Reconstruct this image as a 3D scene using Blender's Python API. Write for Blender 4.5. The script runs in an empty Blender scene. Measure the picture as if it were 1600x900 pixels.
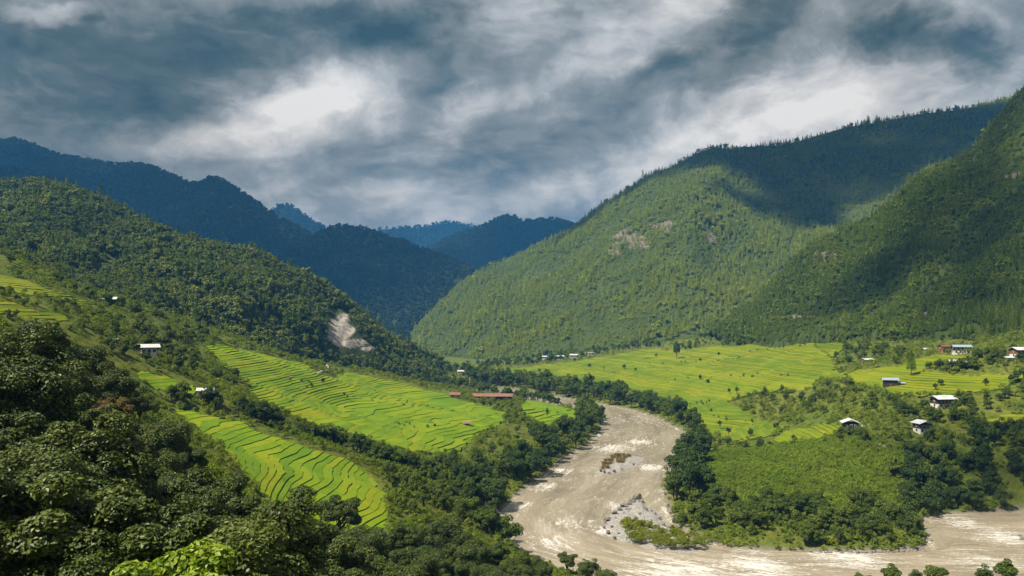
import bpy, math, random
import numpy as np
from mathutils import Vector, Matrix

R_ = math.radians
SC = bpy.context.scene
COL = SC.collection
rng = np.random.default_rng(7)
random.seed(7)

# ------------------------------------------------------------------ camera
F, CX, HY, CH = 1244.0, 800.0, 500.0, 100.0     # focal length (px of a 1600 frame), centre column, horizon row, eye height over the river
cam = bpy.data.cameras.new('camera')
cam.sensor_width = 36.0
cam.lens = F / 1600 * 36
cam.shift_y = (HY - 450) / 1600
cam.clip_start, cam.clip_end = 0.5, 40000
camo = bpy.data.objects.new('camera', cam)
COL.objects.link(camo)
camo.location = (0, 0, CH)
camo.rotation_euler = (R_(90), 0, 0)
SC.camera = camo

# ------------------------------------------------------------------ sun and sky
SUN = Vector((-0.50, -0.27, 0.82)).normalized()    # towards the sun: high, from the left
sl = bpy.data.lights.new('sun', 'SUN')
sl.energy, sl.angle, sl.color = 5.0, R_(0.6), (1.0, 0.93, 0.80)
so = bpy.data.objects.new('sun', sl)
COL.objects.link(so)
so.rotation_euler = SUN.to_track_quat('Z', 'Y').to_euler()

W = bpy.data.worlds.new('World')
SC.world = W
W.use_nodes = True
W.cycles.sampling_method = 'MANUAL'
W.cycles.sample_map_resolution = 512
wt = W.node_tree
wt.nodes.clear()


class NT:
    """short hand for building node trees"""
    def __init__(s, tree):
        s.t = tree

    def n(s, typ, ins=None, **kw):
        nd = s.t.nodes.new(typ)
        for k, v in kw.items():
            setattr(nd, k, v)
        for k, v in (ins or {}).items():
            sk = nd.inputs[k]
            if isinstance(v, bpy.types.NodeSocket):
                s.t.links.new(v, sk)
            elif isinstance(v, bpy.types.Node):
                s.t.links.new(v.outputs[0], sk)
            else:
                sk.default_value = v
        return nd

    def m(s, op, a, b=0.0, c=0.0, clamp=False):
        nd = s.n('ShaderNodeMath', {0: a, 1: b, 2: c}, operation=op)
        nd.use_clamp = clamp
        return nd.outputs[0]

    def v(s, op, a, b=(0, 0, 0)):
        nd = s.n('ShaderNodeVectorMath', {0: a, 1: b}, operation=op)
        return nd.outputs['Value'] if op in ('DOT_PRODUCT', 'LENGTH', 'DISTANCE') else nd.outputs[0]

    def noise(s, vec, scale, detail=4, rough=0.55, dist=0.0, out=0, dim='3D'):
        nd = s.n('ShaderNodeTexNoise', {'Vector': vec, 'Scale': scale, 'Detail': detail, 'Roughness': rough, 'Distortion': dist}, noise_dimensions=dim)
        return nd.outputs[out]

    def ramp(s, fac, stops, interp='LINEAR'):
        nd = s.n('ShaderNodeValToRGB', {'Fac': fac})
        cr = nd.color_ramp
        cr.interpolation = interp
        while len(cr.elements) < len(stops):
            cr.elements.new(0.5)
        for e, (p, c) in zip(cr.elements, stops):
            e.position = p
            e.color = (*c, 1) if len(c) == 3 else c
        return nd.outputs[0]

    def mix(s, fac, a, b, typ='MIX'):
        nd = s.n('ShaderNodeMix', data_type='RGBA', blend_type=typ)
        for i, v in ((0, fac), (6, a), (7, b)):
            sk = nd.inputs[i]
            if isinstance(v, bpy.types.NodeSocket):
                s.t.links.new(v, sk)
            else:
                sk.default_value = v if i == 0 else ((*v, 1) if len(v) == 3 else v)
        return nd.outputs[2]


def srgb(r, g, b):
    f = lambda c: (c / 255 / 12.92) if c / 255 <= 0.04045 else ((c / 255 + 0.055) / 1.055) ** 2.4
    return (f(r), f(g), f(b))


def sky():
    q = NT(wt)
    d = q.n('ShaderNodeTexCoord').outputs['Generated']
    sep = q.n('ShaderNodeSeparateXYZ', {0: d})
    zz = q.m('ADD', q.m('MAXIMUM', sep.outputs[2], 0.0), 0.22)
    p = q.n('ShaderNodeCombineXYZ', {0: q.m('DIVIDE', sep.outputs[0], zz), 1: q.m('DIVIDE', sep.outputs[1], zz), 2: 0.0}).outputs[0]
    # cloud streets run away to a point low on the left, so turn and stretch the noise along them
    mp = q.n('ShaderNodeMapping', {0: p, 'Rotation': (0, 0, R_(-18)), 'Scale': (1.0, 0.50, 1)}).outputs[0]
    w1 = q.n('ShaderNodeTexNoise', {'Vector': mp, 'Scale': 1.5, 'Detail': 5, 'Roughness': 0.6}, noise_dimensions='2D')
    warp = q.v('MULTIPLY', q.v('SUBTRACT', w1.outputs['Color'], (0.5, 0.5, 0.5)), (0.45, 0.45, 0.0))
    mpw = q.v('ADD', mp, warp)
    big = q.noise(mpw, 1.15, 6, 0.55, 0.0, dim='2D')
    # finer heaps, drawn out along the slanting cloud streets
    dr = q.n('ShaderNodeMapping', {0: d, 'Rotation': (0, R_(24), 0), 'Scale': (0.62, 0.8, 1.25)}).outputs[0]
    w3 = q.n('ShaderNodeTexNoise', {'Vector': dr, 'Scale': 5.0, 'Detail': 4, 'Roughness': 0.6})
    dr = q.v('ADD', dr, q.v('MULTIPLY', q.v('SUBTRACT', w3.outputs['Color'], (0.5, 0.5, 0.5)), (0.16, 0.16, 0.16)))
    mid = q.noise(dr, 4.2, 10, 0.59)
    lit = q.m('SUBTRACT', mid, q.noise(q.v('ADD', dr, (-0.012, 0.0, 0.016)), 4.2, 10, 0.59))
    bil = q.m('ABSOLUTE', q.m('SUBTRACT', q.noise(dr, 9.0, 7, 0.58), 0.5))
    val = q.m('ADD', q.m('MULTIPLY', q.m('SUBTRACT', big, 0.5), 0.60), q.m('MULTIPLY', q.m('SUBTRACT', mid, 0.5), 1.35))
    val = q.m('ADD', val, q.m('MULTIPLY', q.m('SUBTRACT', 0.07, bil), 0.9))
    val = q.m('ADD', val, q.m('MULTIPLY', lit, 1.2))
    val = q.m('ADD', val, 0.515)
    # the cloud banks and breaks that stand in view, each ragged by a warped direction
    wd = q.n('ShaderNodeTexNoise', {'Vector': d, 'Scale': 7.0, 'Detail': 7, 'Roughness': 0.62})
    dw = q.v('ADD', d, q.v('MULTIPLY', q.v('SUBTRACT', wd.outputs['Color'], (0.5, 0.5, 0.5)), (0.13, 0.05, 0.11)))
    blobs = [(450, 75, 200, 58, 12, -.34), (620, 60, 150, 34, 20, -.16), (545, 30, 90, 40, 10, -.2), (1400, 45, 85, 34, -4, -.48), (1535, 84, 40, 24, -25, -.42),
             (50, 110, 170, 90, 0, -.26), (60, 255, 130, 40, 0, -.24), (240, 180, 90, 26, 0, -.18), (1080, 120, 140, 30, 14, -.34), (930, 215, 170, 30, 16, -.16), (640, 225, 150, 40, 0, -.12),
             (1180, 30, 60, 40, 10, -.24), (760, 270, 190, 16, 0, -.08), (560, 190, 50, 30, 0, -.1), (270, 70, 140, 60, 0, -.12), (700, 110, 60, 30, 30, -.2), (220, 30, 90, 30, 0, -.1),
             (490, 163, 75, 30, 8, .30), (95, 10, 55, 16, 0, .34), (1255, 150, 95, 45, 18, .18), (1000, 60, 95, 40, 30, .26), (910, 55, 60, 50, 40, .16), (770, 160, 150, 26, 32, .28),
             (800, 40, 80, 40, 30, .18), (340, 215, 90, 34, 5, .18), (1120, 225, 170, 26, 24, .22), (1480, 10, 60, 26, 0, .12), (1330, 30, 40, 30, 30, .18), (230, 215, 110, 30, 0, .1), (960, 285, 110, 30, 20, .18), (640, 320, 300, 36, 0, .22)]
    for (px, py, rx, ry, ang, amp) in blobs:
        c = Vector(((px - CX) / F, 1, (HY - py) / F)).normalized()
        ax = Vector((1, 0, 0)); ax = (ax - c * ax.dot(c)).normalized()
        up = ax.cross(c)
        a = R_(ang)
        e1, e2 = ax * math.cos(a) + up * math.sin(a), -ax * math.sin(a) + up * math.cos(a)
        M = Matrix((e1, c, e2)).transposed()
        if M.determinant() < 0:
            M = Matrix((e1, c, -e2)).transposed()
        mm = q.n('ShaderNodeMapping', {0: dw, 'Location': c, 'Rotation': M.to_euler('XYZ'), 'Scale': (rx / F, 0.5, ry / F)}, vector_type='TEXTURE').outputs[0]
        r2 = q.v('DOT_PRODUCT', mm, mm)
        g = q.m('POWER', 0.55, q.m('MULTIPLY', r2, q.m('ADD', r2, 0.4)))
        val = q.m('MULTIPLY_ADD', g, amp, val)
    col = q.ramp(val, [(0.0, srgb(56, 68, 60)), (0.20, srgb(90, 99, 92)), (0.36, srgb(126, 129, 122)), (0.50, srgb(148, 150, 145)), (0.64, srgb(180, 180, 177)), (0.82, srgb(214, 211, 206)), (1.0, srgb(246, 242, 236))])
    # far cloud light is yellowed before it crosses the blue air of the valley
    low = q.m('SUBTRACT', 1.0, q.m('MULTIPLY', sep.outputs[2], 3.0), clamp=True)
    col = q.mix(low, col, q.mix(1.0, col, (1.22, 1.06, 0.86), 'MULTIPLY'))
    nish = q.n('ShaderNodeTexSky', sky_type='NISHITA', sun_disc=False, sun_elevation=math.asin(SUN.z), sun_rotation=math.atan2(SUN.x, SUN.y), altitude=1500)
    b1 = q.n('ShaderNodeBackground', {'Color': nish.outputs[0], 'Strength': 0.05})
    b2 = q.n('ShaderNodeBackground', {'Color': col, 'Strength': 0.535})
    cover = q.m('ADD', 0.92, q.m('MULTIPLY', big, 0.2), clamp=True)
    ms = q.n('ShaderNodeMixShader', {0: cover, 1: b1.outputs[0], 2: b2.outputs[0]})
    q.n('ShaderNodeOutputWorld', {0: ms.outputs[0]})


sky()
vs = SC.view_settings
SC.display_settings.display_device = 'sRGB'
vs.view_transform, vs.look, vs.exposure, vs.gamma, vs.use_curve_mapping = 'Standard', 'None', 0.9, 1.0, False
SC.render.engine = 'CYCLES'
cy = SC.cycles
cy.max_bounces, cy.diffuse_bounces, cy.glossy_bounces, cy.transmission_bounces, cy.transparent_max_bounces, cy.volume_bounces = 3, 1, 1, 2, 24, 0
cy.use_denoising = True
cy.denoiser = 'OPENIMAGEDENOISE'
cy.use_adaptive_sampling = False
cy.caustics_reflective = cy.caustics_refractive = False
cy.sample_clamp_indirect = 4.0


# ------------------------------------------------------------------ helpers
def tag(o, label, cat, group=None, kind=None):
    o['label'], o['category'] = label, cat
    if group:
        o['group'] = group
    if kind:
        o['kind'] = kind
    return o


def mesh(name, V, Fc, mats=(), smooth=False, midx=None):
    """V (n,3) array, Fc list/array of polygons"""
    me = bpy.data.meshes.new(name)
    V = np.asarray(V, np.float32)
    if isinstance(Fc, np.ndarray):
        k = Fc.shape[1]
        me.vertices.add(len(V)); me.vertices.foreach_set('co', V.ravel())
        me.loops.add(Fc.size); me.loops.foreach_set('vertex_index', Fc.astype(np.int32).ravel())
        me.polygons.add(len(Fc))
        me.polygons.foreach_set('loop_start', np.arange(0, Fc.size, k, dtype=np.int32))
        me.polygons.foreach_set('loop_total', np.full(len(Fc), k, np.int32))
    else:
        me.from_pydata([tuple(map(float, v)) for v in V], [], [tuple(map(int, f)) for f in Fc])
    for m in mats:
        me.materials.append(m)
    if midx is not None:
        me.polygons.foreach_set('material_index', np.asarray(midx, np.int32))
    me.polygons.foreach_set('use_smooth', np.full(len(me.polygons), bool(smooth)))
    me.update(calc_edges=True)
    me.validate()
    return me


def obj(name, me, parent=None, loc=(0, 0, 0), rot=(0, 0, 0), scale=(1, 1, 1)):
    o = bpy.data.objects.new(name, me)
    COL.objects.link(o)
    o.location, o.rotation_euler, o.scale = loc, rot, scale
    o.parent = parent
    return o


def fattr(me, name, arr, dom='POINT', typ='FLOAT'):
    a = me.attributes.new(name, typ, dom)
    a.data.foreach_set({'FLOAT': 'value', 'INT': 'value', 'FLOAT_VECTOR': 'vector', 'FLOAT2': 'vector'}[typ], np.asarray(arr, np.int32 if typ == 'INT' else np.float32).ravel())


_tab = np.random.default_rng(3).random((256, 256))


def vnoise(x, y, s=0):
    x = np.asarray(x, float) + s * 17.31; y = np.asarray(y, float) + s * 9.77
    xi, yi = np.floor(x).astype(int), np.floor(y).astype(int)
    fx, fy = x - xi, y - yi
    fx = fx * fx * fx * (fx * (fx * 6 - 15) + 10); fy = fy * fy * fy * (fy * (fy * 6 - 15) + 10)
    g = lambda a, b: _tab[a & 255, b & 255]
    return (g(xi, yi) * (1 - fx) + g(xi + 1, yi) * fx) * (1 - fy) + (g(xi, yi + 1) * (1 - fx) + g(xi + 1, yi + 1) * fx) * fy


def fbm(x, y, oct=4, s=0, ridged=False):
    """about -1 .. 1"""
    t = 0; a = 1.0; tot = 0
    for k in range(oct):
        n = vnoise(x * 2 ** k, y * 2 ** k, s + k) * 2 - 1
        if ridged:
            n = 1 - 2 * np.abs(n)
        t = t + n * a; tot += a; a *= 0.5
    return t / tot * 1.5


def smooth(e0, e1, x):
    t = np.clip((x - e0) / (e1 - e0), 0, 1)
    return t * t * (3 - 2 * t)


def W3(px, py, Y):
    """the place at forward distance Y that is seen at (px, py)"""
    return np.array([(px - CX) / F * Y, Y, CH - (py - HY) / F * Y])


def proj(P):
    P = np.asarray(P)
    return CX + F * P[..., 0] / P[..., 1], HY - F * (P[..., 2] - CH) / P[..., 1]


def inpoly(x, y, poly):
    x = np.asarray(x); y = np.asarray(y)
    r = np.zeros(x.shape, bool)
    n = len(poly)
    for i in range(n):
        x1, y1 = poly[i][:2]; x2, y2 = poly[(i + 1) % n][:2]
        if y1 == y2:
            continue
        c = ((y1 > y) != (y2 > y)) & (x < (x2 - x1) * (y - y1) / (y2 - y1) + x1)
        r ^= c
    return r


def dist_poly(x, y, poly, closed=True):
    d = np.full(np.shape(x), 1e9)
    n = len(poly)
    for i in range(n if closed else n - 1):
        a = np.array(poly[i][:2]); b = np.array(poly[(i + 1) % n][:2])
        ab = b - a
        t = np.clip(((x - a[0]) * ab[0] + (y - a[1]) * ab[1]) / (ab @ ab + 1e-9), 0, 1)
        d = np.minimum(d, np.hypot(x - a[0] - t * ab[0], y - a[1] - t * ab[1]))
    return d


def spline(P, n):
    """Catmull-Rom through the rows of P, n samples evenly along its length"""
    P = np.asarray(P, float)
    Q = np.vstack([2 * P[0] - P[1], P, 2 * P[-1] - P[-2]])
    out = []
    for i in range(len(P) - 1):
        t = np.linspace(0, 1, 24, endpoint=False)[:, None]
        a, b, c, d = Q[i], Q[i + 1], Q[i + 2], Q[i + 3]
        out.append(0.5 * (2 * b + (c - a) * t + (2 * a - 5 * b + 4 * c - d) * t ** 2 + (3 * b - a - 3 * c + d) * t ** 3))
    out = np.vstack(out + [P[-1:]])
    s = np.r_[0, np.cumsum(np.linalg.norm(np.diff(out, axis=0), axis=1))]
    u = np.linspace(0, s[-1], n)
    return np.stack([np.interp(u, s, out[:, k]) for k in range(P.shape[1])], 1)


# ------------------------------------------------------------------ materials
def newmat(name):
    m = bpy.data.materials.new(name)
    m.use_nodes = True
    m.node_tree.nodes.clear()
    return m, NT(m.node_tree)


def out(q, sh, disp=None):
    q.n('ShaderNodeOutputMaterial', {0: sh})


def bsdf(q, col, rough=0.8, spec=0.2, normal=None):
    ins = {'Base Color': col if isinstance(col, bpy.types.NodeSocket) else (*col, 1), 'Roughness': rough, 'Specular IOR Level': spec}
    if normal is not None:
        ins['Normal'] = normal
    return q.n('ShaderNodeBsdfPrincipled', ins).outputs[0]


def bump(q, h, strength=0.5, dist=0.1):
    return q.n('ShaderNodeBump', {'Height': h, 'Strength': strength, 'Distance': dist}).outputs[0]


def leaf_mat(name, cols, trans=0.3, rough=0.55, spec=0.25, tcol=None, isl=0.35, gain=1.35):
    """leaf colours: differ from plant to plant, from clump to clump and from leaf to leaf"""
    m, q = newmat(name)
    oi = q.n('ShaderNodeObjectInfo')
    stand_ = q.noise(oi.outputs['Location'], 0.011, 4, 0.65)          # stands of one kind grow together
    rnd = q.m('ADD', q.m('MULTIPLY', oi.outputs['Random'], 0.55), q.m('MULTIPLY', q.m('SUBTRACT', stand_, 0.28), 1.0), clamp=True)
    geo = q.n('ShaderNodeNewGeometry')
    il = geo.outputs['Random Per Island']
    tc = q.n('ShaderNodeTexCoord').outputs['Object']
    cl = q.noise(tc, 0.45, 2)
    f = q.m('ADD', q.m('MULTIPLY', rnd, 1.0 - isl), q.m('MULTIPLY', il, isl))
    n = len(cols)
    cols = [(c[0] * gain * 0.92, c[1] * gain * 0.84, c[2] * gain * 0.60) for c in cols]
    c = q.ramp(f, [(i / (n - 1) * 0.9 + 0.05, k) for i, k in enumerate(cols)])
    c = q.mix(1.0, c, q.ramp(q.m('ADD', q.m('MULTIPLY', cl, 0.7), q.m('MULTIPLY', il, 0.3)), [(0.3, (0.62, 0.66, 0.62)), (0.72, (1.3, 1.25, 1.1))]), 'MULTIPLY')
    b = bsdf(q, c, rough, spec)
    tcl = q.mix(1.0, c, tcol or (1.25, 1.35, 0.6), 'MULTIPLY')
    t = q.n('ShaderNodeBsdfTranslucent', {'Color': tcl}).outputs[0]
    out(q, q.n('ShaderNodeMixShader', {0: trans, 1: b, 2: t}).outputs[0])
    return m


def simple_mat(name, c1, c2, scale=1.0, rough=0.85, spec=0.2, bmp=0.0, detail=5, stretch=(1, 1, 1), metal=0.0):
    m, q = newmat(name)
    tc = q.n('ShaderNodeMapping', {0: q.n('ShaderNodeTexCoord').outputs['Object'], 'Scale': stretch}).outputs[0]
    n = q.noise(tc, scale, detail, 0.6)
    c = q.ramp(n, [(0.3, c1), (0.7, c2)])
    nrm = bump(q, n, bmp, 0.3) if bmp else None
    s = bsdf(q, c, rough, spec, nrm)
    if metal:
        s.node.inputs['Metallic'].default_value = metal
    out(q, s)
    return m


def rgbm(name, c, rough=0.7, spec=0.3):
    return simple_mat(name, tuple(k * 0.86 for k in c), tuple(min(1, k * 1.1) for k in c), 1.7, rough, spec)

# ------------------------------------------------------------------ the river's course (banks at water level, given as seen)
def at0(px, py, z=0.0):
    Y = (CH - z) * F / (py - HY)
    return np.array([(px - CX) / F * Y, Y])


L_IMG = [(640, 599), (720, 607), (790, 619), (845, 629), (885, 635), (918, 641), (940, 652), (941, 667), (922, 692), (882, 716), (846, 746), (808, 775), (783, 803), (768, 832), (800, 862), (880, 893), (1000, 922), (1200, 945), (1450, 958), (1700, 965), (2000, 968), (2500, 970)]
R_IMG = [(640, 591), (720, 598), (800, 609), (850, 617), (895, 624), (948, 633), (1003, 645), (1052, 667), (1082, 688), (1060, 716), (1040, 745), (1036, 778), (1052, 815), (1092, 842), (1135, 855), (1200, 861), (1340, 862), (1441, 858), (1445, 832), (1435, 813), (1500, 803), (1650, 797), (2000, 790), (2500, 786)]
NS = 420
LB = spline([at0(*p) for p in L_IMG], NS)
RB = spline([at0(*p) for p in R_IMG], NS)
RIVER = np.vstack([LB[::3], RB[::-1][::3]])

# ------------------------------------------------------------------ lie of the land: a smooth surface through surveyed points
CT = []
for px, py, Y in [(0, 402, 560), (60, 418, 580), (150, 466, 600), (250, 500, 640), (330, 525, 700), (400, 545, 800), (480, 565, 900), (-250, 350, 560),
                  (0, 470, 380), (100, 500, 400), (200, 520, 450), (240, 548, 460), (321, 614, 400), (60, 540, 250), (-300, 470, 350),
                  (330, 537, 690), (400, 562, 640), (490, 577, 720), (380, 600, 520), (560, 577, 900), (640, 595, 950), (690, 615, 850), (550, 640, 600), (450, 640, 500), (650, 680, 540), (760, 655, 640),
                  (600, 610, 800), (750, 620, 880), (830, 640, 780), (880, 645, 800), (720, 750, 440), (640, 740, 400), (560, 720, 400), (700, 640, 740),
                  (275, 640, 380), (350, 700, 320), (450, 730, 310), (500, 690, 370), (580, 790, 290), (600, 880, 240), (700, 800, 330), (690, 870, 255), (520, 850, 245)]:
    CT.append(W3(px, py, Y))
for px, py, z in [(700, 586, 8), (800, 585, 9), (900, 577, 20), (1000, 561, 35), (1000, 600, 18), (1100, 561, 42), (1100, 600, 25), (1200, 562, 51), (1200, 600, 34), (1300, 600, 44), (1400, 600, 50), (1472, 632, 42), (1332, 671, 28),
                  (1441, 673, 30), (1550, 600, 53), (1500, 549, 72), (1595, 556, 72), (1250, 700, 13), (1250, 760, 6), (1100, 740, 5), (1500, 740, 13), (1150, 690, 7), (1400, 800, 4), (1200, 820, 3), (1600, 690, 28), (1100, 650, 10),
                  (1000, 540, 50), (900, 556, 30), (800, 566, 16), (1250, 640, 20), (1590, 770, 8), (1700, 620, 50), (1800, 560, 80), (1270, 515, 84), (1160, 522, 74)]:
    CT.append(np.array([*at0(px, py, z), z]))
CT += [np.array(p, float) for p in [(0, 0, 98.2), (-40, 0, 101), (40, 0, 91), (-60, 60, 75), (20, 60, 58), (-65, 120, 79), (-20, 100, 54), (-15, 20, 84), (-40, 85, 69), (-20, 47, 77), (0, 150, 34), (20, 220, 17), (100, 200, 12), (60, 100, 50), (150, 100, 36), (-120, 150, 95),
       (-180, 250, 104), (-100, 200, 74), (-72, 200, 58), (-45, 180, 43), (0, -60, 104), (-120, -40, 120), (140, -40, 60), (300, 60, 30), (500, 120, 20), (-300, 100, 150), (-500, 300, 210), (-600, 750, 175), (-900, 900, 280), (-900, 1450, 150),
       (-1500, 1500, 260), (-300, 1300, 20), (-100, 1600, 6), (0, 2200, 2), (200, 2600, 20), (700, 1400, 85), (700, 2200, 80), (1500, 2500, 150), (1200, 900, 140), (900, 500, 110), (-1500, 3400, 100), (0, 3400, 5), (1500, 3400, 200), (-1800, 500, 400), (1800, 300, 200)]]
for bank, side in ((LB, -1), (RB, 1)):
    for i in range(6, NS - 6, 22):
        t = bank[i + 3] - bank[i - 3]
        t = t / (np.linalg.norm(t) + 1e-9)
        nrm = np.array([t[1], -t[0]])            # one side; pick the one outside the water
        p = bank[i] + nrm * 9
        if inpoly(p[:1], p[1:], RIVER)[0]:
            p = bank[i] - nrm * 9
        if not inpoly(p[:1], p[1:], RIVER)[0]:
            CT.append(np.array([p[0], p[1], 2.6]))
CT = np.array(CT)
_S = 400.0
_A = CT[:, :2] / _S


def _tps(r2):
    return np.where(r2 > 1e-12, 0.5 * r2 * np.log(np.maximum(r2, 1e-12)), 0)


_K = _tps(((_A[:, None] - _A[None]) ** 2).sum(2)) + np.eye(len(_A)) * 4e-4
_P = np.c_[np.ones(len(_A)), _A]
_M = np.block([[_K, _P], [_P.T, np.zeros((3, 3))]])
_W = np.linalg.solve(_M, np.r_[CT[:, 2], 0, 0, 0])


def base_z(x, y):
    x = np.asarray(x, float); y = np.asarray(y, float)
    sh = x.shape
    q = np.c_[x.ravel(), y.ravel()] / _S
    z = np.empty(len(q))
    for i in range(0, len(q), 40000):
        b = q[i:i + 40000]
        z[i:i + 40000] = _tps(((b[:, None] - _A[None]) ** 2).sum(2)) @ _W[:len(_A)] + _W[-3] + b @ _W[-2:]
    z = z + fbm(q[:, 0] * _S / 60, q[:, 1] * _S / 60, 3, 5) * np.clip(0.6 + np.hypot(q[:, 0], q[:, 1]) * 0.5, 0, 2.0)
    return z.reshape(sh)


def ground_z(x, y):
    x = np.asarray(x, float); y = np.asarray(y, float)
    z = base_z(x, y)
    d = dist_poly(x, y, RIVER)
    ins = inpoly(x, y, RIVER)
    d = np.where(ins, -d, d)
    zz = np.maximum(z, 1.2)
    w = smooth(0.0, 14.0, d)
    z2 = np.where(d > 0, 0.5 * smooth(0, 2.5, d) + (zz - 0.5) * w, np.maximum(-2.5, d * 0.35))
    near_river = (np.hypot(x - 60, y - 500) < 900)
    return np.where(near_river | (d < 20), z2, zz)


_YS = np.geomspace(18, 3300, 900)


def hit(px, py):
    """where the line of sight through (px, py) meets the ground"""
    X = (px - CX) / F * _YS
    zr = CH - (py - HY) / F * _YS
    g = ground_z(X, _YS) - zr
    i = np.argmax(g > 0)
    if g[i] <= 0:
        i = len(_YS) - 1
    Y = _YS[i]
    if i:
        a, b = g[i - 1], g[i]
        Y = _YS[i - 1] + (0 - a) / (b - a + 1e-12) * (_YS[i] - _YS[i - 1])
    x = (px - CX) / F * Y
    return np.array([x, Y, float(ground_z(np.array([x]), np.array([Y]))[0])])


def stand(px, pytop, h, ymin=20, ymax=3000):
    """where a thing of height h must stand on the ground for its top to be seen at (px, pytop), nearest place beyond ymin"""
    m = (_YS >= ymin) & (_YS <= ymax)
    Ys = _YS[m]
    X = (px - CX) / F * Ys
    zr = CH - (pytop - HY) / F * Ys
    g = ground_z(X, Ys) + h - zr
    i = np.argmax(g > 0) if (g > 0).any() else int(np.argmin(np.abs(g)))
    return np.array([X[i], Ys[i], float(ground_z(X[i:i + 1], Ys[i:i + 1])[0])])


# field outlines as seen, turned into outlines on the ground
FIELDS = {
    'lower': [(268, 636), (345, 656), (430, 684), (505, 706), (560, 726), (590, 752), (604, 790), (606, 840), (612, 905), (570, 905), (520, 880), (470, 830), (425, 795), (390, 755), (350, 705), (300, 668)],
    'middle': [(322, 539), (372, 547), (430, 559), (482, 572), (497, 587), (540, 582), (590, 591), (640, 600), (690, 612), (742, 632), (792, 646), (785, 662), (748, 680), (716, 706), (640, 708), (585, 692), (540, 676), (490, 664), (430, 640), (395, 625), (392, 606), (350, 572), (325, 548)],
    'islet': [(822, 626), (870, 634), (905, 645), (900, 656), (868, 662), (850, 672), (835, 660), (812, 640)],
    'right': [(735, 585), (800, 574), (880, 568), (960, 556), (1000, 546), (1060, 548), (1120, 540), (1180, 532), (1250, 524), (1290, 552), (1305, 572), (1298, 590), (1262, 606), (1180, 616), (1130, 628), (1180, 650), (1230, 668), (1205, 682), (1140, 690), (1100, 672), (1062, 648), (1020, 622), (960, 602), (880, 588), (800, 590)],
    'upper': [(1292, 590), (1300, 580), (1350, 577), (1400, 572), (1425, 562), (1462, 554), (1515, 557), (1512, 564), (1470, 568), (1440, 578), (1500, 586), (1560, 582), (1640, 584), (1640, 592), (1580, 598), (1570, 608), (1500, 614), (1470, 620), (1400, 618), (1350, 604)],
    'hill': [(-40, 424), (40, 438), (96, 458), (150, 476), (110, 474), (50, 462), (-40, 452)],
    'shelf': [(-40, 468), (60, 486), (120, 497), (100, 503), (40, 498), (-40, 486)],
    'strip': [(1258, 528), (1330, 540), (1300, 560)],
    'edge': [(1540, 655), (1640, 640), (1640, 668), (1570, 672)],
    'meadow': [(1228, 674), (1290, 663), (1316, 668), (1300, 682), (1250, 692), (1205, 690)],
    'garden': [(215, 578), (262, 590), (300, 604), (306, 618), (262, 612), (238, 606), (222, 594)],
}
FPOLY = {}
for k, pts in FIELDS.items():
    FPOLY[k] = np.array([hit(*p)[:2] for p in pts])


def in_fields(x, y, grow=0.0):
    r = np.zeros(np.shape(x), bool)
    for p in FPOLY.values():
        i = inpoly(x, y, p)
        if grow:
            d = dist_poly(x, y, p)
            i = (i & (d > -grow)) if grow < 0 else (i | (d < grow))
        r |= i
    return r


# ------------------------------------------------------------------ ground sheet
def ground_mat():
    m, q = newmat('meadow_ground')
    p = q.n('ShaderNodeNewGeometry').outputs['Position']
    a = q.noise(p, 0.02, 5, 0.6); b = q.noise(p, 0.25, 6, 0.65); c = q.noise(p, 1.6, 4, 0.6)
    g = q.ramp(b, [(0.3, (0.040, 0.060, 0.010)), (0.5, (0.085, 0.118, 0.016)), (0.68, (0.15, 0.18, 0.026))])
    g2 = q.ramp(b, [(0.3, (0.07, 0.085, 0.016)), (0.55, (0.135, 0.15, 0.022)), (0.75, (0.19, 0.17, 0.05))])
    col = q.mix(q.ramp(a, [(0.42, (0, 0, 0)), (0.62, (1, 1, 1))]), g, g2)
    at = q.n('ShaderNodeAttribute', attribute_name='bank').outputs['Fac']
    stone = q.ramp(c, [(0.3, (0.10, 0.085, 0.06)), (0.6, (0.30, 0.27, 0.22)), (0.8, (0.45, 0.42, 0.37))])
    col = q.mix(at, col, stone)
    soil = q.n('ShaderNodeAttribute', attribute_name='soil').outputs['Fac']
    col = q.mix(soil, col, q.ramp(c, [(0.3, (0.16, 0.085, 0.045)), (0.7, (0.33, 0.20, 0.12))]))
    col = q.mix(1.0, col, (0.85, 0.84, 0.8), 'MULTIPLY')
    out(q, bsdf(q, col, 0.95, 0.1, bump(q, q.m('ADD', b, c), 0.8, 0.8)))
    return m


SOIL = [(372, 526, 20, 5), (385, 693, 34, 7), (480, 737, 26, 5), (1240, 502, 24, 4), (450, 716, 18, 4)]


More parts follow.
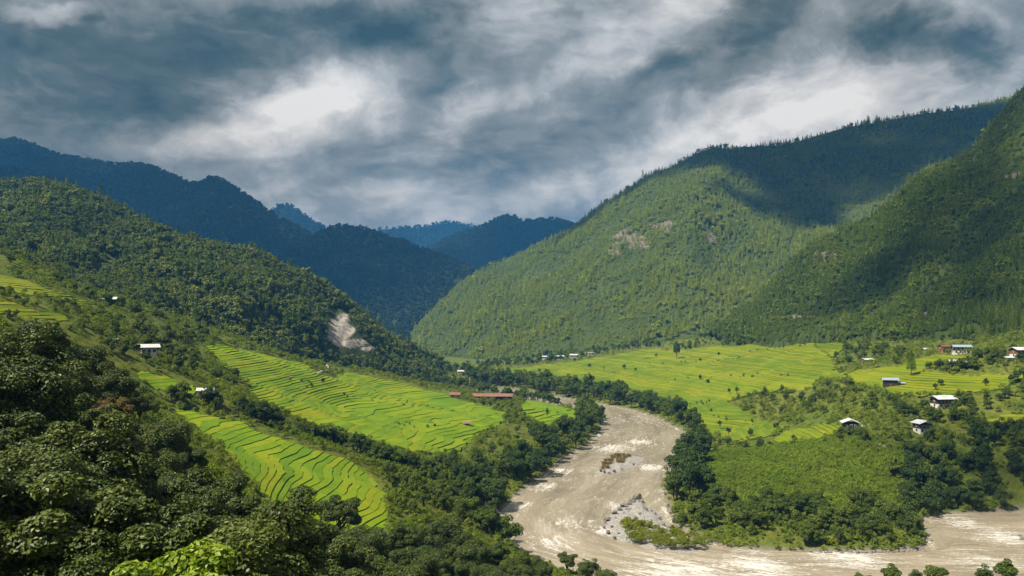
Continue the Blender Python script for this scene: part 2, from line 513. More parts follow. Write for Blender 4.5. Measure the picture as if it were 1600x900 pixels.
def build_ground():
    rows = np.r_[np.linspace(-160, 16, 9), np.geomspace(20, 3600, 430)]
    t = np.linspace(-1, 1, 340)
    X = t[None, :] * (np.maximum(rows, 0) * 0.92 + 130)[:, None]
    Y = np.repeat(rows[:, None], len(t), 1)
    Z = ground_z(X, Y)
    d = dist_poly(X, Y, RIVER)
    fld = np.zeros(X.shape)
    for k, p in FPOLY.items():
        i = inpoly(X, Y, p)
        fld = np.maximum(fld, np.where(i, smooth(0.5, 5.0, dist_poly(X, Y, p)), 0))
    Z = Z - fld * 4.0
    bank = np.where(inpoly(X, Y, RIVER), 1.0, smooth(5.0, 1.5, d))
    V = np.stack([X, Y, Z], 2).reshape(-1, 3)
    nr, nc = X.shape
    i = (np.arange(nr - 1)[:, None] * nc + np.arange(nc - 1)[None]).ravel()
    Fq = np.stack([i, i + 1, i + nc + 1, i + nc], 1)
    me = mesh('ground', V, Fq, [ground_mat()], True)
    fattr(me, 'bank', bank.ravel())
    Yc = np.maximum(Y, 5)
    px, py = CX + F * X / Yc, HY - F * (Z - CH) / Yc
    soil = np.zeros(X.shape)
    for (a, b, ra, rb) in SOIL:
        h = hit(a, b)
        sx = ra / F * h[1]
        dd = np.hypot((X - h[0]) / sx, (Y - h[1]) / (sx * 1.2)) + fbm(X / 6, Y / 6, 2, 3) * 0.4
        soil = np.maximum(soil, smooth(1.0, 0.7, dd))
    fattr(me, 'soil', soil.ravel())
    return tag(obj('ground', me), 'green valley ground sloping from both sides down to the river', 'ground', kind='structure')


build_ground()


# ------------------------------------------------------------------ river
RAPIDS = [(1565, 838, 46, 1.15), (1500, 815, 36, 0.9), (1330, 872, 60, 1.2), (1180, 885, 60, 1.3), (1060, 895, 80, 1.2), (960, 790, 22, 1.0), (950, 830, 22, 1.5), (1050, 800, 16, 1.3), (1020, 730, 25, 1.1), (960, 700, 30, 1.2), (1000, 690, 26, 1.0),
          (850, 760, 24, 1.0), (815, 790, 20, 0.8), (875, 735, 20, 1.0), (890, 820, 40, 0.7), (860, 850, 40, 0.8), (1000, 655, 50, 0.4), (930, 680, 20, 0.7), (1180, 858, 30, 0.8), (1540, 880, 60, 0.8)]


def water_mat():
    m, q = newmat('muddy_water')
    p = q.n('ShaderNodeNewGeometry').outputs['Position']
    uv = q.n('ShaderNodeAttribute', attribute_name='flow').outputs['Vector']
    fo = q.n('ShaderNodeAttribute', attribute_name='foam').outputs['Fac']
    st = q.n('ShaderNodeMapping', {0: uv, 'Scale': (0.24, 1.0, 1)}).outputs[0]
    big = q.noise(st, 0.05, 4, 0.6, 0.6)
    n1 = q.noise(st, 0.22, 7, 0.68, 1.2)
    n2 = q.noise(q.n('ShaderNodeMapping', {0: uv, 'Scale': (0.6, 1.0, 1)}).outputs[0], 0.9, 5, 0.65, 0.8)
    mud = q.ramp(q.m('ADD', q.m('MULTIPLY', big, 0.6), q.m('MULTIPLY', n1, 0.4)), [(0.3, (0.16, 0.130, 0.088)), (0.5, (0.29, 0.242, 0.168)), (0.7, (0.42, 0.362, 0.27))])
    f = q.m('ADD', q.m('MULTIPLY', n1, 0.62), q.m('MULTIPLY', n2, 0.55))
    f = q.m('ADD', f, q.m('MULTIPLY', fo, 0.15))
    fm = q.ramp(f, [(0.665, (0, 0, 0)), (0.72, (0.5, 0.5, 0.5)), (0.82, (1, 1, 1))])
    col = q.mix(fm, mud, (0.60, 0.585, 0.55))
    h = q.m('ADD', q.m('MULTIPLY', n1, 1.0), q.m('MULTIPLY', n2, 0.35))
    rough = q.m('ADD', 0.10, q.m('MULTIPLY', fm, 0.5))
    b = q.n('ShaderNodeBsdfPrincipled', {'Base Color': col, 'Roughness': rough, 'Specular IOR Level': 0.5, 'Normal': bump(q, h, 0.75, 1.2)})
    out(q, b.outputs[0])
    return m


def build_river():
    nt = 44
    t = np.linspace(-0.06, 1.06, nt)
    P = LB[:, None, :] * (1 - t)[None, :, None] + RB[:, None, :] * t[None, :, None]
    mid = P.mean(1)
    s = np.r_[0, np.cumsum(np.linalg.norm(np.diff(mid, axis=0), axis=1))]
    wid = np.linalg.norm(RB - LB, axis=1)
    flow = np.stack([np.repeat(s[:, None], nt, 1), t[None] * wid[:, None], np.zeros((NS, nt))], 2)
    foam = np.zeros((NS, nt))
    for (a, b, r, w) in RAPIDS:
        c = at0(a, b); rr = r / F * c[1]
        dd = np.hypot((P[..., 0] - c[0]) / rr, (P[..., 1] - c[1]) / (rr * 1.3))
        foam = np.maximum(foam, w * np.exp(-dd ** 2))
    foam = np.maximum(foam, 0.55 * np.exp(-(np.minimum(t, 1 - t)[None] * wid[:, None] / 2.5) ** 2))
    Z = fbm(flow[..., 0] / 9, flow[..., 1] / 4, 3, 2) * (0.10 + 0.28 * np.clip(foam, 0, 1.5))
    V = np.concatenate([P, Z[..., None]], 2).reshape(-1, 3)
    i = (np.arange(NS - 1)[:, None] * nt + np.arange(nt - 1)[None]).ravel()
    me = mesh('river', V, np.stack([i, i + nt, i + nt + 1, i + 1], 1), [water_mat()], True)
    fattr(me, 'flow', flow.reshape(-1, 3), typ='FLOAT_VECTOR')
    fattr(me, 'foam', foam.ravel())
    return tag(obj('river', me), 'muddy brown river with white rapids bending through the valley', 'river', kind='structure')


build_river()


# ------------------------------------------------------------------ mountains: a skin stretched over height lines from ridge to foot
def mount_mat(name, c1, c2, rock=(0.30, 0.26, 0.21)):
    m, q = newmat(name)
    p = q.n('ShaderNodeNewGeometry').outputs['Position']
    a = q.noise(p, 0.012, 6, 0.65); b = q.noise(p, 0.08, 6, 0.7)
    col = q.ramp(q.m('ADD', q.m('MULTIPLY', a, 0.5), q.m('MULTIPLY', b, 0.5)), [(0.36, c1), (0.62, c2)])
    at = q.n('ShaderNodeAttribute', attribute_name='rock').outputs['Fac']
    r = q.ramp(q.noise(q.n('ShaderNodeMapping', {0: p, 'Scale': (1, 1, .35)}).outputs[0], 0.22, 8, 0.72), [(0.34, tuple(k * 0.35 for k in rock)), (0.5, rock), (0.66, tuple(min(1, k * 1.5) for k in rock))])
    col = q.mix(at, col, r)
    out(q, bsdf(q, col, 0.95, 0.1, bump(q, b, 0.7, 4.0)))
    return m




def mountain(name, label, cat, rails, amp, wave, nu, nv, mat, rocks=(), back=(600, 350), seed=1, keep=0.25, ragged=0.9):
    """rails: ridge first, foot last; each a list of (px, py, Y)"""
    Rl = [spline([W3(*p) for p in r], nu) for r in rails]
    Rl = np.array(Rl)                                    # rails, nu, 3
    k = np.linspace(0, len(rails) - 1, nv)
    G = np.empty((nv, nu, 3))
    for j in range(nu):
        G[:, j] = spline(Rl[:, j], nv) if len(rails) > 2 else Rl[0, j] + (Rl[1, j] - Rl[0, j]) * np.linspace(0, 1, nv)[:, None]
    v = np.linspace(0, 1, nv)[:, None]
    fade = keep + (1 - keep) * smooth(0, 0.22, v)
    n = fbm(G[..., 0] / wave, G[..., 1] / wave, 5, seed) * 0.6 + fbm(G[..., 0] / wave * 1.7, G[..., 1] / wave * 0.6, 4, seed + 3, True) * 0.5
    G[..., 2] += n * amp * fade
    rk = np.zeros(G.shape[:2])
    px, py = proj(G)
    for (a, b, ra, rb) in rocks:
        i = np.unravel_index(np.argmin((px - a) ** 2 + (py - b) ** 2), px.shape)
        c = G[i]
        sx, sz = ra / F * c[1], rb / F * c[1]
        dd = np.hypot((G[..., 0] - c[0]) / sx, (G[..., 2] - c[2]) / sz) + fbm(G[..., 0] / 28, G[..., 2] / 22, 4, 7) * ragged
        w = smooth(1.0, 0.9, dd) * (np.abs(G[..., 1] - c[1]) < sx * 6)
        rk = np.maximum(rk, w)
    G[..., 1] -= rk * fbm(G[..., 0] / 7, G[..., 2] / 26, 4, 11, True) * 4.5
    # the far side of the ridge
    bk = []
    for t in (1.0, 0.5, 0.15):
        b = G[0] + np.array([0, back[0] * t, -back[1] * t])
        b[:, 2] += fbm(b[:, 0] / wave, b[:, 1] / wave, 3, seed) * amp * 0.3
        bk.append(b)
    sk = np.array([G[-1] + np.array([0, -70, -45.0]), G[-1] + np.array([0, -120, -140.0])])
    A = np.concatenate([np.array(bk), G, sk], 0)
    nr = len(A)
    i = (np.arange(nr - 1)[:, None] * nu + np.arange(nu - 1)[None]).ravel()
    me = mesh(name, A.reshape(-1, 3), np.stack([i, i + nu, i + nu + 1, i + 1], 1), [mat], True)
    fattr(me, 'rock', np.r_[np.zeros(3 * nu), rk.ravel(), np.zeros(2 * nu)])
    o = tag(obj(name, me), label, cat, kind='structure')
    return np.concatenate([np.array(bk[-1:]), G, sk], 0), np.concatenate([np.zeros((1, nu)), rk, np.zeros((2, nu))])


MG = mount_mat('forest_floor', (0.022, 0.034, 0.010), (0.06, 0.075, 0.018), (0.31, 0.275, 0.235))
MG2 = mount_mat('pine_slope_floor', (0.022, 0.036, 0.008), (0.06, 0.08, 0.018), (0.13, 0.11, 0.08))
MGB = mount_mat('far_forest', (0.010, 0.018, 0.008), (0.035, 0.048, 0.018))

M1 = mountain('hill', 'forested hill on the left falling to the valley mouth with pale landslide', 'hill',
    [[(-200, 250, 1520), (0, 281, 1450), (60, 286, 1400), (120, 304, 1380), (180, 328, 1350), (280, 368, 1300), (380, 404, 1280), (450, 434, 1300), (540, 484, 1300), (620, 534, 1350), (680, 560, 1400), (720, 588, 1450)],
     [(-200, 340, 1100), (0, 362, 1080), (60, 370, 1060), (120, 382, 1050), (180, 400, 1040), (280, 428, 1030), (380, 460, 1050), (450, 488, 1090), (540, 526, 1170), (620, 556, 1260), (680, 578, 1340), (720, 592, 1400)],
     [(-200, 440, 700), (0, 450, 740), (60, 466, 740), (120, 490, 750), (180, 508, 770), (280, 530, 800), (380, 556, 850), (450, 570, 960), (540, 586, 1080), (620, 595, 1180), (680, 600, 1260), (720, 604, 1350)]],
    34, 210, 260, 110, MG, rocks=[(530, 506, 11, 20), (535, 520, 17, 16), (551, 535, 16, 6), (576, 545, 8, 3)], seed=2, ragged=0.3)
M2 = mountain('mountain', 'broad sunlit pine mountain on the right of the valley with rocky crags', 'mountain',
    [[(642, 528, 2700), (672, 492, 2750), (700, 465, 2780), (730, 436, 2800), (800, 401, 2800), (900, 354, 2750), (955, 316, 2720), (1010, 284, 2700), (1100, 237, 2700), (1160, 230, 2720), (1230, 226, 2750), (1300, 206, 2720), (1400, 186, 2700), (1500, 170, 2650), (1570, 154, 2600), (1720, 120, 2500)],
     [(645, 545, 2550), (675, 530, 2450), (705, 515, 2400), (740, 498, 2350), (810, 474, 2250), (905, 438, 2150), (955, 412, 2110), (1000, 388, 2080), (1070, 338, 2130), (1130, 345, 2200), (1190, 345, 2280), (1260, 335, 2350), (1340, 315, 2400), (1430, 285, 2350), (1520, 260, 2300), (1720, 200, 2200)],
     [(650, 572, 2300), (685, 577, 2100), (715, 574, 2000), (750, 572, 1900), (810, 568, 1800), (900, 556, 1740), (955, 548, 1690), (1000, 545, 1650), (1070, 540, 1600), (1130, 535, 1600), (1200, 520, 1620), (1270, 490, 1660), (1350, 450, 1700), (1430, 420, 1720), (1520, 390, 1750), (1720, 310, 1800)]],
    42, 330, 320, 150, MG2, rocks=[(985, 372, 20, 16), (1035, 352, 14, 9), (960, 392, 10, 7), (1110, 372, 10, 6)], seed=4)
M3 = mountain('mountain', 'steep wooded slope rising out of frame at the right edge', 'mountain',
    [[(1110, 522, 1500), (1160, 497, 1450), (1209, 443, 1420), (1258, 398, 1400), (1330, 358, 1380), (1380, 331, 1360), (1453, 270, 1330), (1541, 219, 1280), (1590, 145, 1250), (1700, 50, 1200), (1900, -90, 1150)],
     [(1115, 530, 1420), (1165, 515, 1350), (1215, 485, 1290), (1265, 462, 1250), (1335, 442, 1200), (1390, 430, 1160), (1463, 405, 1100), (1545, 382, 1060), (1600, 345, 1030), (1720, 300, 980), (1900, 230, 930)],
     [(1120, 536, 1350), (1170, 534, 1250), (1215, 532, 1150), (1265, 532, 1080), (1335, 535, 1000), (1390, 538, 930), (1463, 542, 850), (1545, 545, 800), (1610, 545, 770), (1720, 545, 720), (1900, 550, 680)]],
    30, 190, 260, 130, MG2, rocks=[(1282, 403, 15, 7), (1586, 275, 8, 8), (1510, 480, 12, 4), (1440, 492, 9, 4), (1240, 498, 12, 5)], seed=6)
M4 = mountain('mountain', 'rounded blue forested hill closing the middle of the valley', 'mountain',
    [[(340, 470, 3900), (400, 425, 3850), (440, 400, 3800), (480, 376, 3750), (515, 354, 3700), (545, 352, 3700), (575, 356, 3680), (620, 372, 3650), (660, 390, 3600), (710, 410, 3550), (740, 424, 3500), (790, 450, 3500), (860, 480, 3500)],
     [(340, 500, 3500), (400, 475, 3450), (440, 460, 3400), (480, 448, 3350), (515, 440, 3300), (545, 440, 3300), (575, 446, 3250), (620, 462, 3200), (660, 475, 3150), (710, 480, 3150), (740, 490, 3200), (790, 500, 3200), (860, 520, 3200)],
     [(340, 560, 3000), (400, 560, 3000), (440, 560, 2950), (480, 560, 2950), (515, 560, 2900), (545, 560, 2900), (575, 560, 2850), (620, 562, 2800), (660, 566, 2800), (710, 568, 2800), (740, 570, 2850), (790, 575, 2900), (860, 580, 2900)]],
    70, 420, 200, 100, MGB, seed=8)
M5 = mountain('mountain', 'long dark blue mountain ridge descending from the upper left skyline', 'mountain',
    [[(-120, 203, 4950), (0, 221, 4900), (28, 221, 4880), (100, 243, 4800), (190, 257, 4720), (228, 258, 4700), (300, 287, 4640), (328, 278, 4600), (350, 284, 4580), (400, 316, 4520), (430, 336, 4480), (500, 374, 4420), (560, 412, 4350), (640, 460, 4300), (760, 530, 4300)],
     [(-120, 338, 4070), (0, 350, 4050), (28, 352, 4040), (100, 366, 4000), (190, 380, 3980), (228, 386, 3960), (300, 402, 3940), (328, 404, 3930), (350, 410, 3930), (400, 428, 3920), (430, 440, 3900), (500, 462, 3880), (560, 480, 3860), (640, 510, 3860), (760, 550, 3900)],
     [(-120, 486, 3400), (0, 490, 3400), (28, 490, 3400), (100, 495, 3400), (190, 500, 3400), (228, 505, 3400), (300, 510, 3400), (328, 512, 3400), (350, 515, 3400), (400, 520, 3450), (430, 525, 3450), (500, 530, 3500), (560, 540, 3500), (640, 550, 3550), (760, 570, 3600)]],
    75, 520, 260, 100, MGB, seed=10, keep=0.12)
M6 = mountain('mountain', 'low dark blue spur between the left forested hill and far ridge', 'mountain',
    [[(-260, 235, 3300), (0, 262, 3150), (60, 276, 3100), (150, 306, 3000), (230, 342, 2950), (310, 372, 2900), (400, 415, 2900), (500, 470, 2900)],
     [(-260, 420, 2500), (0, 440, 2450), (60, 445, 2450), (150, 460, 2450), (230, 480, 2450), (310, 500, 2450), (400, 520, 2450), (500, 545, 2450)]],
    40, 350, 160, 60, MGB, seed=12)
M7 = mountain('mountain', 'small pointed blue peak far up the valley left of centre', 'mountain',
    [[(330, 400, 7400), (400, 345, 7400), (424, 328, 7400), (443, 321, 7400), (455, 323, 7400), (480, 341, 7400), (510, 359, 7300), (560, 395, 7300), (640, 430, 7300)],
     [(330, 520, 6200), (400, 510, 6200), (424, 505, 6200), (443, 505, 6200), (455, 505, 6200), (480, 510, 6200), (510, 515, 6200), (560, 520, 6200), (640, 530, 6200)]],
    120, 700, 130, 60, MGB, seed=14, keep=0.1)
M8 = mountain('mountain', 'hazy blue ridge farthest up the valley under the cloud', 'mountain',
    [[(480, 385, 9000), (560, 366, 9000), (600, 359, 8900), (650, 356, 8800), (700, 350, 8800), (745, 356, 8800), (800, 372, 8700), (900, 400, 8700)],
     [(480, 520, 7600), (560, 520, 7600), (600, 520, 7600), (650, 520, 7600), (700, 520, 7600), (745, 520, 7600), (800, 525, 7600), (900, 530, 7600)]],
    130, 900, 130, 50, MGB, seed=16, keep=0.12)
M9 = mountain('mountain', 'blue double peaked mountain beyond the sunlit pine slope', 'mountain',
    [[(590, 435, 5900), (650, 400, 5800), (700, 372, 5700), (735, 362, 5650), (765, 348, 5600), (788, 339, 5600), (802, 338, 5600), (816, 347, 5550), (852, 343, 5500), (900, 350, 5450), (950, 372, 5450), (1050, 420, 5400)],
     [(590, 470, 5200), (650, 445, 5100), (700, 425, 5000), (735, 416, 4950), (765, 412, 4900), (788, 412, 4900), (802, 412, 4900), (816, 415, 4850), (852, 420, 4800), (900, 430, 4800), (950, 440, 4800), (1050, 470, 4800)],
     [(590, 540, 4500), (650, 540, 4500), (700, 540, 4450), (735, 540, 4400), (765, 540, 4400), (788, 540, 4400), (802, 540, 4400), (816, 540, 4350), (852, 540, 4300), (900, 540, 4300), (950, 545, 4300), (1050, 550, 4300)]],
    90, 600, 170, 80, MGB, seed=18, keep=0.12)

# ------------------------------------------------------------------ rice terraces: one level after the other, each with its bank
def rice_mat(name, stops):
    m, q = newmat(name)
    pl = q.n('ShaderNodeAttribute', attribute_name='plot').outputs['Fac']
    p = q.n('ShaderNodeNewGeometry').outputs['Position']
    a = q.noise(p, 0.035, 4, 0.6); b = q.noise(p, 0.5, 5, 0.7); c = q.noise(p, 3.0, 3, 0.6)
    f = q.m('ADD', q.m('MULTIPLY', pl, 0.42), q.m('MULTIPLY', a, 0.66))
    col = q.ramp(f, stops)
    col = q.mix(1.0, col, q.ramp(q.m('ADD', q.m('MULTIPLY', b, 0.6), q.m('MULTIPLY', c, 0.4)), [(0.32, (0.72, 0.76, 0.72)), (0.66, (1.16, 1.12, 1.1))]), 'MULTIPLY')
    d = bsdf(q, col, 0.75, 0.15, bump(q, q.m('ADD', b, c), 0.7, 0.5))
    t = q.n('ShaderNodeBsdfTranslucent', {'Color': col}).outputs[0]
    out(q, q.n('ShaderNodeMixShader', {0: 0.12, 1: d, 2: t}).outputs[0])
    return m


RICE = rice_mat('rice_crop', [(0.15, (0.055, 0.118, 0.003)), (0.40, (0.108, 0.198, 0.003)), (0.58, (0.162, 0.240, 0.003)), (0.80, (0.225, 0.245, 0.004))])
RICE_R = rice_mat('ripening_rice', [(0.15, (0.055, 0.105, 0.003)), (0.40, (0.105, 0.165, 0.003)), (0.58, (0.165, 0.205, 0.004)), (0.80, (0.22, 0.22, 0.008))])
BUND = simple_mat('grassy_bank', (0.050, 0.085, 0.004), (0.115, 0.150, 0.016), 0.5, 0.95, 0.05, 0.4)


def h01(*k):
    v = math.sin(sum((i + 1) * 12.9898 * a for i, a in enumerate(k)) + 4.1) * 43758.5453
    return v - math.floor(v)


def clip(poly, idx, val, keep_above):
    """poly: list of (x, y, h, a, tread); cut by coordinate idx"""
    o = []
    n = len(poly)
    for i in range(n):
        p, r = poly[i], poly[(i + 1) % n]
        dp, dr = p[idx] - val, r[idx] - val
        if not keep_above:
            dp, dr = -dp, -dr
        if dp >= 0:
            o.append(p)
        if (dp >= 0) != (dr >= 0):
            t = dp / (dp - dr)
            q = [p[j] + (r[j] - p[j]) * t for j in range(5)]
            q[idx] = val
            o.append(tuple(q))
    return o


def build_field(key, label, step, cell, ang, plen, mat, wig=0.5, TREAD=0.36):
    # TREAD 1: level floors and full banks; less: floors lean with the slope
    poly = FPOLY[key]
    x0, y0 = poly.min(0) - cell; x1, y1 = poly.max(0) + cell
    xs = np.arange(x0, x1, cell); ys = np.arange(y0, y1, cell * 1.3)
    X, Y = np.meshgrid(xs, ys)
    Z = base_z(X, Y) + 0.35
    H = Z / step + fbm(X / 38, Y / 38, 3, 21) * wig + fbm(X / 11, Y / 11, 2, 25) * wig * 0.22
    A = (X * math.cos(ang) + Y * math.sin(ang)) / plen + fbm(X / 25, Y / 25, 2, 31) * 0.25
    cx, cyy = (X[:-1, :-1] + X[1:, 1:]) / 2, (Y[:-1, :-1] + Y[1:, 1:]) / 2
    wob = fbm(cx / 9, cyy / 9, 2, 8) * 2.2
    ins = inpoly(cx + wob, cyy + wob, poly)
    lev = {}
    TR = TREAD * np.clip(0.95 + 1.25 * fbm(X / 45, Y / 45, 2, 51) + 0.5 * fbm(X / 12, Y / 12, 2, 53), 0.12, 2.3)
    zt = lambda k, h, t, e: ((k + 0.5) * t + h * (1 - t)) * step + e

    def put(k, pts, plot, mi):
        d = lev.setdefault(k, ([], [], [], []))
        n = len(d[0])
        d[0].extend(pts); d[1].append(tuple(range(n, n + len(pts)))); d[2].append(plot); d[3].append(mi)
    for j, i in zip(*np.nonzero(ins)):
        q = [(X[a, b], Y[a, b], H[a, b], A[a, b], TR[a, b]) for a, b in ((j, i), (j, i + 1), (j + 1, i + 1), (j + 1, i))]
        nb = [not (j > 0 and ins[j - 1, i]), not (i + 1 < ins.shape[1] and ins[j, i + 1]), not (j + 1 < ins.shape[0] and ins[j + 1, i]), not (i > 0 and ins[j, i - 1])]
        for e in range(4):
            if nb[e]:                                   # outer edge: turf bank down to the ground
                p, r = q[e], q[(e + 1) % 4]
                k = math.floor((p[2] + r[2]) / 2)
                put(k, [(p[0], p[1], zt(k, p[2], p[4], 0) + 0.05), (p[0], p[1], zt(k, p[2], p[4], 0) - 3.5), (r[0], r[1], zt(k, r[2], r[4], 0) - 3.5), (r[0], r[1], zt(k, r[2], r[4], 0) + 0.05)], 0.5, 1)
        for tri in ((q[0], q[1], q[2]), (q[0], q[2], q[3])):
            hs = [v[2] for v in tri]
            k0, k1 = math.floor(min(hs)), math.floor(max(hs))
            for k in range(k0, k1 + 1):
                pk = list(tri)
                if min(hs) < k:
                    pk = clip(pk, 2, k, True)
                if max(hs) > k + 1 and len(pk) > 2:
                    pk = clip(pk, 2, k + 1, False)
                if len(pk) < 3:
                    continue
                off = h01(k) * 3
                pk = [(v[0], v[1], v[2], v[3] + off, v[4]) for v in pk]
                a0, a1 = math.floor(min(v[3] for v in pk)), math.floor(max(v[3] for v in pk))
                for a in range(a0, a1 + 1):
                    pa = pk
                    if a0 != a1:
                        pa = clip(clip(pk, 3, a, True), 3, a + 1, False)
                    if len(pa) < 3:
                        continue
                    pv = h01(k, a)
                    ez = (h01(a, k, 2) - 0.5) * 0.22 * step
                    put(k, [(v[0], v[1], zt(k, v[2], v[4], ez)) for v in pa], pv * 0.7 + h01(k, 5) * 0.3, 0)
                    for e in range(len(pa)):
                        p, r = pa[e], pa[(e + 1) % len(pa)]
                        if abs(p[2] - k) < 1e-6 and abs(r[2] - k) < 1e-6:      # lower lip: the bank down to the next level
                            put(k, [(p[0], p[1], zt(k, k, p[4], ez)), (p[0], p[1], zt(k - 1, k, p[4], -.3)), (r[0], r[1], zt(k - 1, k, r[4], -.3)), (r[0], r[1], zt(k, k, r[4], ez))], 0.5, 1)
                        elif a0 != a1 and ((abs(p[3] - a) < 1e-6 and abs(r[3] - a) < 1e-6) or (abs(p[3] - a - 1) < 1e-6 and abs(r[3] - a - 1) < 1e-6)):
                            put(k, [(p[0], p[1], zt(k, p[2], p[4], ez)), (p[0], p[1], zt(k, p[2], p[4], ez) - 0.6), (r[0], r[1], zt(k, r[2], r[4], ez) - 0.6), (r[0], r[1], zt(k, r[2], r[4], ez))], 0.5, 1)
    root = obj('rice_field', None)
    tag(root, label, 'rice field', 'terraced rice fields of the valley')
    c = poly.mean(0)
    root.location = (c[0], c[1], float(base_z(c[:1], c[1:])[0]))
    L = np.array(root.location)
    for k in sorted(lev):
        V, Fc, P, MI = lev[k]
        if len(Fc) < 12:
            continue
        me = mesh('terrace', np.array(V) - L, Fc, [mat, BUND], False, MI)
        if len(me.polygons) == len(P):
            fattr(me, 'plot', P, 'FACE')
        obj('terrace', me, root)
    return root


build_field('lower', 'curving bright green rice terraces lowest on the left, behind the foreground trees', 1.05, 1.4, 0.6, 34, RICE, 1.1, 0.17)
build_field('middle', 'wide bright green rice terraces spreading left of the river above the tree hedge', 1.4, 2.4, 0.9, 60, RICE, 1.4, 0.17)
build_field('islet', 'small green rice field between the river bend and the red roofed building', 1.2, 2.4, 0.5, 40, RICE, 0.4)
build_field('right', 'broad yellow green rice terraces across the river below the pine mountain', 1.3, 4.0, 0.3, 90, RICE_R, 1.5, 0.20)
build_field('upper', 'stepped rice terraces among the white houses on the right', 1.4, 2.6, 0.2, 40, RICE_R, 0.9, 0.2)
build_field('garden', 'small garden terraces below the white house on the left slope', 1.5, 1.6, 0.8, 18, RICE, 0.4)
build_field('hill', 'grassy yellow green terrace high on the left slope at the frame edge', 1.6, 2.2, 0.8, 30, RICE_R, 0.6, 0.3)
build_field('shelf', 'second grassy terrace on the left slope under the highest one', 1.6, 2.0, 0.8, 30, RICE_R, 0.6, 0.3)
build_field('strip', 'narrow rice plot at the far upper right corner of the wide field', 1.5, 3.0, 0.2, 40, RICE_R, 0.6, 0.3)
build_field('edge', 'rice plot at the right frame edge below the large farmhouse', 1.4, 2.0, 0.2, 30, RICE_R, 0.6, 0.3)
build_field('meadow', 'bright grassy plot just left of the farmhouse with a side shed', 1.4, 2.2, 0.2, 40, RICE_R, 0.6, 0.2)

# ------------------------------------------------------------------ plants
def unit(v):
    return v / (np.linalg.norm(v, axis=-1, keepdims=True) + 1e-9)


def leaves(C, N, L, Wd, r, droop=0.15):
    """folded pointed leaves at C facing N, length L, width Wd"""
    n = len(C)
    t = unit(np.cross(N, unit(r.normal(size=(n, 3)))))
    t[:, 2] -= droop
    b = unit(np.cross(N, t))
    L = L[:, None]; Wd = Wd[:, None]
    fold = N * L * 0.13
    P = np.stack([C - t * L / 2, C + b * Wd / 2 + fold, C + t * L / 2, C - b * Wd / 2 + fold], 1)
    i = np.arange(n)[:, None] * 4
    return P.reshape(-1, 3), np.concatenate([i, i + 1, i + 2, i + 3], 1)


def tube(pts, rad, sides=6):
    V, Fc = [], []
    pts = [np.array(p, float) for p in pts]
    for k, p in enumerate(pts):
        d = unit(pts[min(k + 1, len(pts) - 1)] - pts[max(k - 1, 0)])
        a = unit(np.cross(d, np.array([0.31, 0.95, 0.1]))); b = np.cross(d, a)
        for s in range(sides):
            an = 2 * math.pi * s / sides
            V.append(p + (a * math.cos(an) + b * math.sin(an)) * rad[k])
    for k in range(len(pts) - 1):
        for s in range(sides):
            u = (s + 1) % sides
            Fc.append((k * sides + s, k * sides + u, (k + 1) * sides + u, (k + 1) * sides + s))
    return np.array(V), np.array(Fc)


def join(parts):
    V, Fc, o = [], [], 0
    for v, f in parts:
        V.append(v); Fc.append(f + o); o += len(v)
    return np.vstack(V), np.vstack(Fc)


def broadleaf(seed, H=12.0, rad=4.4, lumps=34, n=9000, leaf=0.30, low=0.30, flat=1.0, ratio=0.55, lumpr=(0.26, 0.42), fill=0.12):
    """returns crown (V, F) and wood (V, F)"""
    r = np.random.default_rng(seed)
    cz = H * (low + 1) / 2; rz = H * (1 - low) / 2 * flat
    u = unit(r.normal(size=(lumps, 3)))
    u[:, 2] = np.where(u[:, 2] < -0.5, -u[:, 2] * 0.6, u[:, 2])
    k = r.uniform(0.45, 0.86, lumps)[:, None] * (1 + 0.22 * np.sin(3 * np.arctan2(u[:, 1], u[:, 0]) + r.uniform(0, 6)))[:, None]
    c = u * k * np.array([rad, rad, rz]) + np.array([0, 0, cz])
    lr = r.uniform(*lumpr, lumps) * rad
    w = lr ** 2; w /= w.sum()
    li = r.choice(lumps, n, p=w)
    d = unit(r.normal(size=(n, 3)) + unit(c[li] - np.array([0, 0, cz - rz * 0.3])) * 0.55)
    q = r.uniform(0.62, 1.06, n) ** 0.6
    q = np.where(r.random(n) < fill, r.uniform(0.1, 0.7, n), q)
    C = c[li] + d * (lr[li] * q)[:, None] * np.array([1, 1, 0.82])
    N = unit(d * 0.8 + np.array([0, 0, 0.45]) + r.normal(size=(n, 3)) * 0.42)
    L = leaf * r.uniform(0.7, 1.35, n)
    crown = leaves(C, N, L, L * ratio * r.uniform(0.85, 1.2, n), r)
    wood = [tube([(0, 0, -1.2), (r.normal() * .1, r.normal() * .1, H * low * .6), (r.normal() * .25, r.normal() * .25, cz), (0, 0, cz + rz * .6)], [H * .030, H * .023, H * .016, H * .004], 7)]
    for i in range(min(lumps, 12)):
        s = np.array([0, 0, H * r.uniform(low * 0.7, low + 0.28)])
        e = c[i]
        wood.append(tube([s, (s + e) / 2 + r.normal(size=3) * .3 + np.array([0, 0, -.2]), e], [H * .012, H * .008, H * .003], 5))
    return crown, join(wood)


